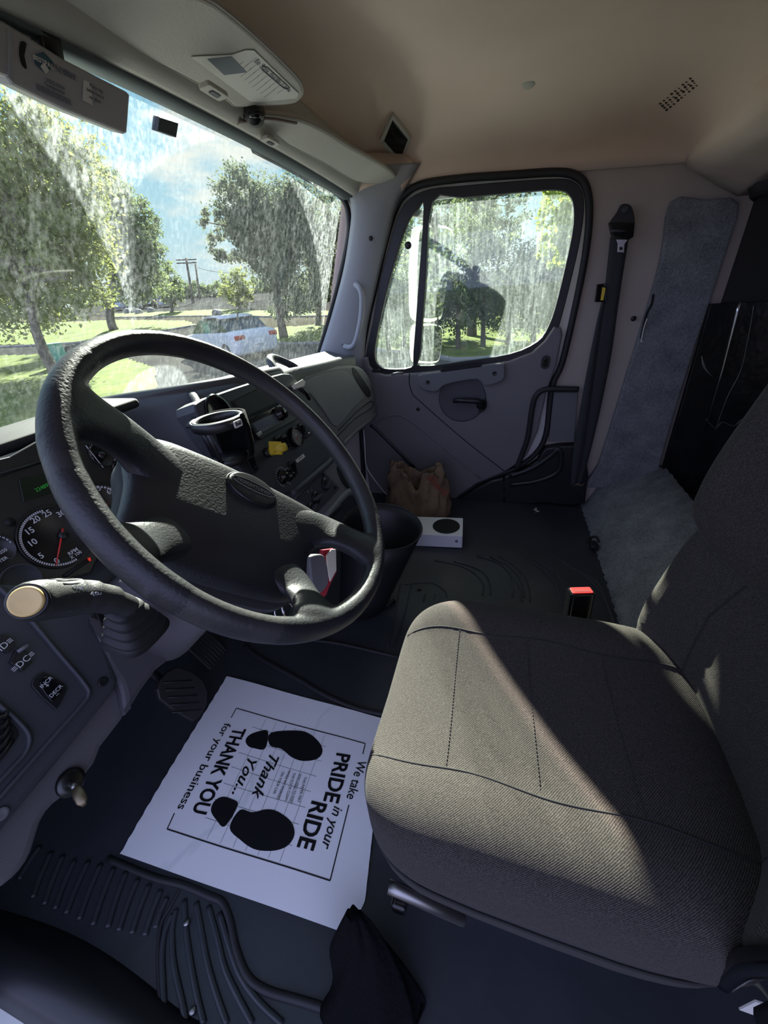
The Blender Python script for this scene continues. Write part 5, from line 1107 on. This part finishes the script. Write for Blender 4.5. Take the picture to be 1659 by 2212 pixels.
for k, (px, py, s_, z_) in enumerate(((136, 152, 'THE COMPLETE', .005), (138, 159, 'TOLL SERVICE', .005), (118, 182, '10253374', .0065), (117, 191, 'Transponder', .0055), (115, 203, '|||||||||||||||||||||||||', .0075), (206, 190, 'Place tag', .006), (205, 202, 'behind mirror', .005), (204, 214, 'on glass', .006))):
    text_mb(s_, F9.shift(*F9.px(px, py), .0013).rot(an), z_, tx)
tx.build('sticker_text', mat('sticker_ink', (.10, .11, .15), .7), tb1, smooth=False)
slot(F9, [(180, 172), (196, 178), (200, 228), (178, 216)], M_cardw, 'white_sticker', tb1, d=.0004, h=.0006, bev=0)
MB().box(FT1.at(0, .03, -.05), (.03, .03, .08), FT1).build('mount_arm', M_blk, tb1, bevel=.004)
sn = thing('rain_sensor', 'small square black sensor stuck to the windshield glass', 'sensor', P(363, 275, y=.73))
hh = ws_hit(364, 275); wsN = Vector((0, -1, -.33)).normalized(); Fn = Fr(hh-Vector((0, .012, 0)), X, X.cross(wsN)*-1)
if Fn.N.y > 0: Fn = Fr(Fn.O, -Fn.U, Fn.V)
plate('sensor_body', Fn, [tuple(p) for p in Fn.pts([(346, 253), (387, 266), (382, 298), (342, 284)])], .018, M_dash, sn, bevel=.003)
tag(sn.children[0] if sn.children else sn)
# ceiling fittings
cl_ = ceil_hit(853, 297); lampN = Vector((-.55, -.25, -.8)).normalized()
lmp = thing('corner_lamp_pocket', 'dark rectangular unlit lamp set in the roof lining above the door corner', 'lamp', cl_)
q4 = [ceil_hit(*q) for q in ((848, 246), (886, 294), (868, 347), (822, 300))]; cen4 = sum(q4, Vector())/4
fl4 = Fr(cen4, (q4[1]-q4[0]), (q4[0]-q4[3])); 
if fl4.N.dot(CAM-cen4) < 0: fl4 = Fr(cen4, -(q4[1]-q4[0]), (q4[0]-q4[3]))
L4 = fl4.pts([(848, 243), (887, 294), (868, 350), (820, 300)])
plate('lamp_bezel', fl4, L4, .02, M_visor, lmp, bevel=.003, h=.010)
plate('lamp_lens', fl4, fl4.pts([(848, 252), (881, 294), (865, 336), (830, 296)]), .004, M_gloss, lmp, bevel=.001, h=.013)
plate('lamp_trim', fl4, fl4.pts([(824, 300), (830, 297), (868, 340), (866, 347)]), .004, mat('lamp_grey', (.25, .27, .24), .5), lmp, h=.0135)
bt_ = ceil_hit(1143, 176); nb_ = Vector((-.5, 0, -.85)).normalized()
fb_ = Fr(bt_, nb_.cross(Y), Y); fb_ = fb_ if fb_.N.dot(nb_) > 0 else Fr(bt_, Y, nb_.cross(Y))
tag(MB().lathe(fb_, [(.021, -.003), (.020, .003), (.014, .007), (.001, .008)], 24).build('headliner_button', M_visor), 'round beige fastener button in the middle of the roof lining', 'button')
sp_ = MB()
for i in range(4):
    for j in range(9):
        px = 1427+j*8.2+i*4.5; py = 222-j*6.8+i*4.5+ (i % 2)*1; h_ = ceil_hit(px, py); d_ = (CAM-h_).normalized(); f = Fr(h_+d_*.005, d_.cross(Z), Z)
        if f.N.dot(d_) < 0: f = Fr(h_+d_*.005, -d_.cross(Z), Z)
        sp_.lathe(f, [(.0042, 0), (.003, .0008), (.001, .0008)], 8)
tag(sp_.build('speaker_perforations', mat('hole_brown', (.05, .04, .03), .9)), 'patch of small dark speaker holes in the roof lining', 'speaker holes')
# ================================================================== OUTSIDE
def gz(x, y):
    r = math.hypot(x-CAM.x, y); return -1.05+.028*max(0, min(r, 110)-22)
def to_px(p):
    d = Vector(p)-CAM; w = d.dot(CF)
    return (829.5+FPX*d.dot(CR)/w, 1106-FPX*d.dot(CU)/w) if w > 0 else (-9999, -9999)
def ghit(px, py):
    d = ray(px, py).normalized(); t = 1
    for i in range(2000):
        p = CAM+d*t
        if p.z < gz(p.x, p.y): return p
        t *= 1.004
    return p
def inside(poly, x, y):
    c = False
    for i in range(len(poly)):
        (x1, y1), (x2, y2) = poly[i], poly[i-1]
        if (y1 > y) != (y2 > y) and x < (x2-x1)*(y-y1)/(y2-y1)+x1: c = not c
    return c
LAWN = [[(-400, 775), (60, 768), (140, 762), (250, 768), (335, 795), (345, 880), (310, 1100), (-400, 1100)],
        [(-400, 702), (100, 698), (250, 691), (400, 693), (425, 702), (330, 718), (200, 737), (110, 744), (-400, 752)],
        [(240, 678), (470, 669), (600, 672), (760, 672), (760, 682), (600, 684), (470, 682), (240, 685)],
        [(545, 724), (600, 708), (770, 696), (770, 738), (640, 742), (560, 740)],
        [(780, 705), (830, 700), (1000, 690), (1400, 660), (1400, 740), (1180, 760), (1000, 778), (920, 765), (790, 756)]]
ROAD = [[(-400, 690), (250, 684), (470, 682), (600, 685), (790, 680), (790, 697), (600, 706), (545, 722), (430, 701), (400, 692), (250, 690), (-400, 702)]]
na, nr = 420, 230; az0, az1 = -35, 105
radii = [2.6*(170/2.6)**(j/nr) for j in range(nr+1)]
gv = []
for j in range(nr+1):
    for i in range(na+1):
        a = math.radians(az0+(az1-az0)*i/na); x = CAM.x+radii[j]*math.cos(a); y = radii[j]*math.sin(a); gv.append((x, y, gz(x, y)))
parts = {'ground': [], 'lawn': [], 'road': []}
for j in range(nr):
    for i in range(na):
        a = j*(na+1)+i; f = (a, a+na+1, a+na+2, a+1)
        c = to_px(((gv[a][0]+gv[a+na+2][0])/2, (gv[a][1]+gv[a+na+2][1])/2, (gv[a][2]+gv[a+na+2][2])/2))
        k = 'ground'
        if any(inside(p, *c) for p in LAWN): k = 'lawn'
        elif any(inside(p, *c) for p in ROAD): k = 'road'
        parts[k].append(tuple(reversed(f)))
for k, m_ in (('ground', M_asph), ('lawn', M_grass), ('road', M_conc)):
    used = sorted({i for f in parts[k] for i in f}); ix = {v: n for n, v in enumerate(used)}
    struct(mk(k, [Vector(gv[v])+Vector((0, 0, .03 if k == 'lawn' else 0)) for v in used], [tuple(ix[i] for i in f) for f in parts[k]], m_, smooth=True))
struct(MB().add([(-80, -80, -1.10), (120, -80, -1.10), (120, 160, -1.10), (-80, 160, -1.10)], [(0, 1, 2, 3)]).build('ground_pavement', M_asph))
for L in ([(790, 757), (920, 768), (1000, 781), (1180, 764)], [(545, 726), (560, 742), (640, 745), (700, 742)], [(-50, 754), (110, 746), (200, 739), (330, 720), (425, 704)], [(240, 687), (470, 684), (600, 686), (720, 684)]):
    struct(MB().tube([ghit(*q)+Vector((0, 0, .03)) for q in smooth(L, 6)], .09, 6).build('curb', M_curb))
# the truck's own bonnet outside the windshield
struct(MB().loft([[(x, y, z-.10*abs(x)**3) for x in [-1+.1*i for i in range(21)]] for y, z in ((1.16, .58), (1.5, .46), (2.0, .28), (2.5, .08), (2.8, -.15), (2.85, -.6))], closed=False, cap=False).build('bonnet', M_white))
def leaves(name, parent, blobs, n, size, m, clump=.28, seed=1, drop=0):
    rg = np.random.default_rng(seed); V = []; tot = sum(b[1][0]*b[1][1]*b[1][2] for b in blobs)**1
    for c, r in blobs:
        k = max(int(n*(r[0]*r[1]*r[2])/tot), 20); nc = max(k//45, 4)
        d = rg.normal(size=(nc, 3)); d /= np.linalg.norm(d, axis=1)[:, None]; d *= rg.uniform(.25, 1, (nc, 1))**.45
        cc = d*np.array(r); idx = rg.integers(0, nc, k); o = rg.normal(size=(k, 3))*clump*np.array([min(r), min(r), min(r)*.8])*.5
        p = cc[idx]+o+np.array(c); p[:, 2] -= drop*np.abs(o[:, 2])
        u = rg.normal(size=(k, 3)); u /= np.linalg.norm(u, axis=1)[:, None]; w = rg.normal(size=(k, 3)); w -= u*(u*w).sum(1)[:, None]; w /= np.linalg.norm(w, axis=1)[:, None]
        s_ = size*rg.uniform(.6, 1.4, (k, 1)); V.append(np.stack([p-u*s_, p-w*s_*.5, p+u*s_, p+w*s_*.5], 1).reshape(-1, 3))
    V = np.concatenate(V)-np.array(off(parent)); me = bpy.data.meshes.new(name); nf = len(V)//4
    me.vertices.add(len(V)); me.vertices.foreach_set('co', V.astype(np.float32).ravel()); me.loops.add(len(V)); me.loops.foreach_set('vertex_index', np.arange(len(V), dtype=np.int32))
    me.polygons.add(nf); me.polygons.foreach_set('loop_start', np.arange(0, len(V), 4, dtype=np.int32)); me.update(calc_edges=True); me.materials.append(m)
    o = bpy.data.objects.new(name, me); COL.objects.link(o); o.parent = parent; OFF[o.name] = off(parent); return o
def tree(label, trunk, blobs, n, size, m, r=.2, seed=1, name='tree', cat='tree', group=None, branches=6):
    t = thing(name, label, cat, trunk[0], group); rg = random.Random(seed)
    mb = MB().tube(smooth(trunk, 4), [r*(1-.6*i/(4*(len(trunk)-1))) for i in range(4*(len(trunk)-1)+1)], 8)
    for k in range(branches):
        c, rr = blobs[k % len(blobs)]; e = Vector(c)+Vector([rg.uniform(-.6, .6)*q for q in rr]); s_ = Vector(trunk[-2]).lerp(Vector(trunk[-1]), rg.random())
        mb.tube([s_, s_.lerp(e, .5)+Vector((0, 0, .2)), e], [r*.35, r*.2, r*.06], 6)
    mb.build('trunk', M_bark, t); leaves('foliage', t, blobs, n, size, m, seed=seed); return t
def B(px, py, d, rx, ry, rz=None): return (tuple(D(px, py, d)), (rx/FPX*d, (rz or rx)/FPX*d, ry/FPX*d))
def base(px, py, d):
    p = D(px, py, d); return Vector((p.x, p.y, gz(p.x, p.y)))
tree('large yellow-green tree filling the left side of the windshield view', [base(120, 800, 14), D(95, 760, 14), D(70, 680, 14), D(60, 560, 14)], [B(60, 380, 14, 150, 130), B(150, 560, 14, 95, 110), B(20, 620, 14.5, 100, 110), B(-60, 480, 15, 130, 190), B(120, 300, 14.5, 90, 70), B(190, 640, 14, 40, 50), B(40, 520, 15, 130, 130), B(100, 450, 15, 120, 120)], 52000, .085, M_leafA, .22, 3)
tree('second tree from the left, mid green, beside the far road', [base(241, 700, 30), D(238, 680, 30), D(245, 600, 30), D(262, 520, 30)], [B(275, 530, 30, 50, 110), B(300, 480, 31, 40, 70), B(320, 570, 30, 42, 70), B(250, 440, 31, 40, 60), B(290, 630, 30, 40, 30), B(280, 560, 30, 50, 80)], 20000, .12, M_leafB, .35, 4)
tree('small green tree between the utility pole and the second tree', [base(372, 682, 45), D(372, 665, 45), D(368, 620, 45)], [B(365, 608, 45, 30, 35), B(372, 640, 45, 26, 20)], 2500, .15, M_leafB, .2, 5)
tree('tall grey-green tree right of the patch of open sky', [base(612, 722, 20), D(606, 690, 20), D(590, 600, 20), D(560, 500, 20)], [B(520, 450, 20, 55, 75), B(470, 480, 20, 45, 30), B(580, 520, 20, 70, 90), B(640, 560, 21, 60, 110), B(620, 640, 20, 45, 55), B(500, 530, 20, 50, 35), B(600, 440, 21, 60, 50), B(650, 470, 21, 60, 60), B(560, 500, 20, 60, 60)], 36000, .085, M_leafC, .25, 6)
tree('pale green tree seen at the right edge of the windshield', [base(690, 715, 24), D(688, 690, 24), D(690, 600, 24), D(700, 540, 24)], [B(700, 520, 24, 50, 110), B(720, 620, 24, 40, 60), B(680, 640, 24, 35, 30), B(760, 560, 25, 60, 120)], 12000, .10, M_leafC, .22, 7)
tree('small yellow-green tree on the verge right of the utility poles', [base(520, 678, 42), D(518, 660, 42), D(512, 620, 42)], [B(508, 618, 42, 36, 32), B(520, 645, 42, 28, 16)], 3000, .14, M_leafA, .2, 8)
hz = [(385, 632, 34, 'directly left of the crossarm pole'), (430, 634, 30, 'behind the two utility poles'), (470, 632, 34, 'just right of the utility poles'), (555, 625, 36, 'right of the small verge tree'), (600, 622, 30, 'behind the trunk of the tall grey-green tree'),
      (340, 640, 30, 'above the far parked cars'), (650, 620, 36, 'second from the right windshield pillar'), (200, 650, 50, 'between the large left tree and the second tree'), (120, 655, 50, 'behind the large left tree'), (720, 612, 40, 'next to the right windshield pillar')]
for i, (px, py, w, wh) in enumerate(hz):
    tree('distant dark green skyline tree '+wh, [base(px, py+25, 85), D(px, py, 85)], [B(px, py-4, 85, w, 20), B(px+w*.4, py+4, 85, w*.6, 16)], 2400, .22, M_leafB, .3, 20+i, name='distant_tree', group='skyline trees beyond the parking lot', branches=2)
# side window: clipped shrubs, hedge and trees past the kerb
sh = [(838, 640, 28, 95, 'tall narrow evergreen shrub seen through the vent pane'), (872, 600, 32, 130, 'tall evergreen shrub beside the window divider'), (938, 600, 34, 125, 'tall evergreen shrub behind the outside mirror'), (990, 590, 36, 135, 'dark evergreen shrub left of the middle of the door window'),
      (1045, 600, 36, 120, 'dark evergreen shrub in the middle of the door window'), (1100, 610, 36, 110, 'evergreen shrub right of the middle of the door window'), (1155, 610, 36, 105, 'evergreen shrub near the right end of the door window'), (1205, 620, 36, 100, 'evergreen shrub at the rear edge of the door window')]
for i, (px, py, rx, ry, lab) in enumerate(sh):
    d_ = 12.5; t = thing('evergreen_shrub', lab, 'shrub', base(px, py+ry, d_), 'evergreen shrubs along the lawn')
    MB().tube([base(px, py+ry, d_), D(px, py, d_)], [.09, .04], 7).build('stem', M_bark, t)
    leaves('foliage', t, [B(px, py, d_, rx, ry), B(px, py+ry*.5, d_, rx*1.1, ry*.45)], 4200, .055, [M_leafC, M_leafB][i % 2], seed=40+i, clump=.5)
tree('open-branched tree rising above the evergreen shrubs', [base(1020, 700, 15), D(1020, 600, 15), D(1035, 500, 15), D(1050, 440, 15)], [B(1000, 460, 15, 70, 50), B(1090, 450, 15, 60, 45), B(950, 480, 15, 50, 60), B(1060, 500, 15, 60, 50)], 7500, .07, M_leafC, .2, 60)
tree('bright lime-green leafy tree at the upper right of the door window', [base(1290, 720, 9), D(1285, 600, 9), D(1260, 480, 9)], [B(1215, 450, 9, 45, 60), B(1200, 530, 9, 40, 40), B(1260, 480, 9, 60, 90)], 5200, .065, M_leafD, .14, 61)
tree('leafy tree behind the truck on the passenger side, reflected in the outside mirror', [(5.5, -6, -1.05), (5.5, -6, 1), (5.5, -6, 3)], [((5.5, -6, 2.2), (2.2, 2.2, 2.6)), ((3.2, -9, 1.5), (2.0, 2.5, 2.6)), ((7, -4.5, .8), (1.5, 1.5, 1.8)), ((3.2, -13, 3.5), (3, 3, 3))], 30000, .07, M_leafB, .15, 63)
# far hedge fill for the vent pane
tree('leafy tree behind the vent pane shrubs', [base(850, 700, 17), D(850, 600, 17), D(850, 540, 17)], [B(860, 530, 17, 50, 70), B(830, 620, 17, 40, 60)], 5000, .08, M_leafB, .2, 62)
# utility poles with wires
for (x0, y0, x1, y1), d_, lab in (((402, 558, 413, 640), 62, 'taller wooden utility pole with a crossarm on the skyline'), ((422, 570, 430, 640), 75, 'thinner utility pole just right of the crossarm pole')):
    t = thing('utility_pole', lab, 'utility pole', base(x1, y1, d_))
    a, b = base(x1, y1, d_), D(x0, y0, d_)
    MB().tube([a, b], [.22, .16], 8).build('pole', M_bark, t)
    if d_ == 62:
        for k in (.03, .10): MB().tube([b.lerp(a, k)+Vector((-1.2, 1, 0)), b.lerp(a, k)+Vector((1.2, -1, 0))], .09, 6).build('crossarm', M_bark, t)
tag(MB().tube(smooth([D(405, 566, 62), D(440, 582, 60), D(500, 590, 58), D(580, 588, 55)], 5), .035, 5).build('overhead_wire', M_blk), 'overhead wire running right from the crossarm pole', 'wire')
# rocks on the verge
for i, (px, py, r_, lab) in enumerate([(470, 676, 11, 'rounded grey boulder on the verge, rightmost'), (277, 672, 8, 'grey boulder on the verge, leftmost'), (300, 673, 8, 'grey boulder on the verge beside the leftmost one'), (327, 670, 8, 'upright pale boulder on the verge, third from the left')]):
    c = ghit(px, py+r_*.6); w = r_/FPX*(c-CAM).dot(CF)
    tag(sqr(c+Vector((0, 0, w*.4)), w*1.1, w, w*.8, 2, 2, 20, 10, fn=lambda x, y, z: (x*(1+.15*math.sin(z*5+x*3)), y*(1+.12*math.sin(x*7)), z*(1+.1*math.sin(y*6)))).build('boulder', M_rock), lab, 'rock')
ub = thing('utility_box', 'pale teal utility cabinet standing by the left tree', 'cabinet', base(98, 714, 16))
MB().box(base(98, 714, 16)+Vector((0, 0, .0+.45)), (.6, .5, .9), Fr((0, 0, 0), (1, -.6, 0), (.6, 1, 0))).build('cabinet_body', mat('teal_paint', (.10, .38, .34), .6), ub, bevel=.02)
MB().box(base(98, 714, 16)+Vector((0, 0, .92)), (.66, .56, .05), Fr((0, 0, 0), (1, -.6, 0), (.6, 1, 0))).build('cabinet_lid', mat('teal_paint', (.10, .38, .34), .6), ub, bevel=.01)
# cars
M_cglass = mat('car_glass', (.03, .05, .06), .08); M_tail = mat('tail_light', (.45, .03, .02), .25); M_tyre = mat('tyre', (.015, .015, .015), .8)
def car(label, pos, yaw, paint, k=1.0, group=None, name='car'):
    t = bpy.data.objects.new(name, None); COL.objects.link(t); t.location = pos; t.rotation_euler = (0, 0, yaw); t.scale = (k, k, k); OFF[t.name] = Vector((0, 0, 0)); tag(t, label, 'car', group)
    def sec(x, w, z0, z1, r=.12): return [(x, y, z) for y, z in rrect(w, z1-z0, r, 3, 0, (z0+z1)/2)]
    MB().loft([sec(*a) for a in ((-2.25, 1.5, .35, .75), (-2.2, 1.68, .25, .98), (-1.7, 1.78, .22, 1.02), (-.6, 1.8, .2, .98), (.8, 1.8, .2, .95), (1.7, 1.76, .22, .85), (2.2, 1.62, .25, .72), (2.3, 1.4, .32, .6))]).build('car_body', paint, t)
    MB().loft([[(x, y, z) for x, z in ((-1.75, .98), (-1.15, 1.38), (.2, 1.40), (1.05, .93))][::1] for y in (-.82,)]+[[(x*.93-.02, s_*.62, z) for x, z in ((-1.55, 1.0), (-1.1, 1.40), (.15, 1.43), (.95, .95))] for s_ in (-1, 1)]+[[(x, .82, z) for x, z in ((-1.75, .98), (-1.15, 1.38), (.2, 1.40), (1.05, .93))]]).build('cabin_glass', M_cglass, t, smooth=False)
    MB().loft([[(x, y, z) for y in (-.66, -.3, 0, .3, .66)] for x, z in ((-1.15, 1.40), (-.8, 1.455), (-.2, 1.46), (.18, 1.43))], closed=False, cap=False).build('roof', paint, t, solid=.04)
    for sx_ in (-1.4, 1.4):
        for sy_ in (-1, 1):
            w_ = MB().cyl((sx_, sy_*.70, .32), (sx_, sy_*.90, .32), .32, n=20).build('wheel', M_tyre, t)
            MB().cyl((sx_, sy_*.89, .32), (sx_, sy_*.91, .32), .2, n=16).build('hubcap', M_dsteel, w_)
    for sy_ in (-1, 1): MB().box((-2.18, sy_*.68, .82), (.14, .36, .16)).build('tail_light', M_tail, t, bevel=.03)
    MB().box((-2.27, 0, .62), (.02, .40, .14)).build('number_plate', M_white, t, smooth=False)
    MB().tube([(-1.2, 0, 1.42), (-1.28, 0, 1.56), (-1.36, 0, 1.56)], .025, 6).build('roof_antenna', M_tyre, t)
    return t
cpos = ghit(500, 770); yw = math.atan2(cpos.y, cpos.x+.9)
car('white sedan parked ahead beyond the steering wheel rim, rear towards the truck', cpos, yw+math.radians(28), mat('car_white', (.60, .61, .60), .3), 1.0)
cc_ = [(256, 668, mat('car_silver', (.45, .47, .5), .3), 'silver car, leftmost in the far parking lot', 1.0), (290, 666, mat('car_blue', (.05, .09, .18), .3), 'dark blue car in the far parking lot', 1.0), (324, 665, mat('car_black', (.02, .02, .02), .3), 'black car beside the dark blue one in the far parking lot', 1.0), (358, 663, MATS['car_silver'], 'silver car right of the black one in the far parking lot', 1.0)]
for px, py, m_, lab, k in cc_:
    p = D(px, py, 58); p.z = gz(p.x, p.y); car(lab, p, math.atan2(p.y, p.x+.9)+.05, m_, k, 'cars in the far parking lot')
# outside mirrors on the passenger door
om = thing('outside_mirror', 'tall white-framed outside mirror with a small convex mirror below, beyond the door window', 'mirror', (1.35, .45, 1.0))
def mplate(nm, pts, x, d, m, h=0, bev=.004, par=om):
    f = Fr((x, .42, 0), (.81, -.59, 0), (0, 0, 1))
    L = [tuple(p) for p in smooth(f.pts(pts), 3, True)]; return plate(nm, f, L, d, m, par, bevel=bev, h=h)
M_mirror = mat('mirror_glass', (.85, .88, .88), .02, 1)
up_ = [(905, 500), (912, 488), (930, 484), (965, 487), (980, 497), (981, 520), (968, 610), (958, 680), (948, 692), (925, 696), (905, 690), (899, 660), (900, 560)]
lo_ = [(905, 705), (915, 700), (945, 700), (957, 708), (958, 730), (953, 770), (945, 784), (915, 785), (902, 778), (900, 730)]
mplate('mirror_case', up_, 1.40, .06, M_white, h=-.004, bev=.01); mplate('mirror_case', lo_, 1.40, .06, M_white, h=-.004, bev=.01)
sc_ = lambda L, k: [((x-sum(p[0] for p in L)/len(L))*k+sum(p[0] for p in L)/len(L), (y-sum(p[1] for p in L)/len(L))*k+sum(p[1] for p in L)/len(L)) for x, y in L]
mplate('mirror_glass', sc_(up_, .93), 1.40, .004, M_mirror, h=-.001, bev=0); mplate('convex_mirror', sc_(lo_, .90), 1.40, .004, M_mirror, h=-.001, bev=0)
MB().tube(smooth([(1.02, .62, 1.30), (1.15, .55, 1.32), (1.40, .42, 1.30), (1.44, .40, 1.20)], 4), .016, 10).build('mirror_arm', M_blk, om)
MB().tube(smooth([(1.02, .66, .62), (1.2, .55, .60), (1.44, .42, .62), (1.46, .41, .80)], 4), .016, 10).build('mirror_arm', M_blk, om)
MB().tube([(1.45, .40, 1.32), (1.46, .40, .60)], .014, 10).build('mirror_post', M_blk, om)
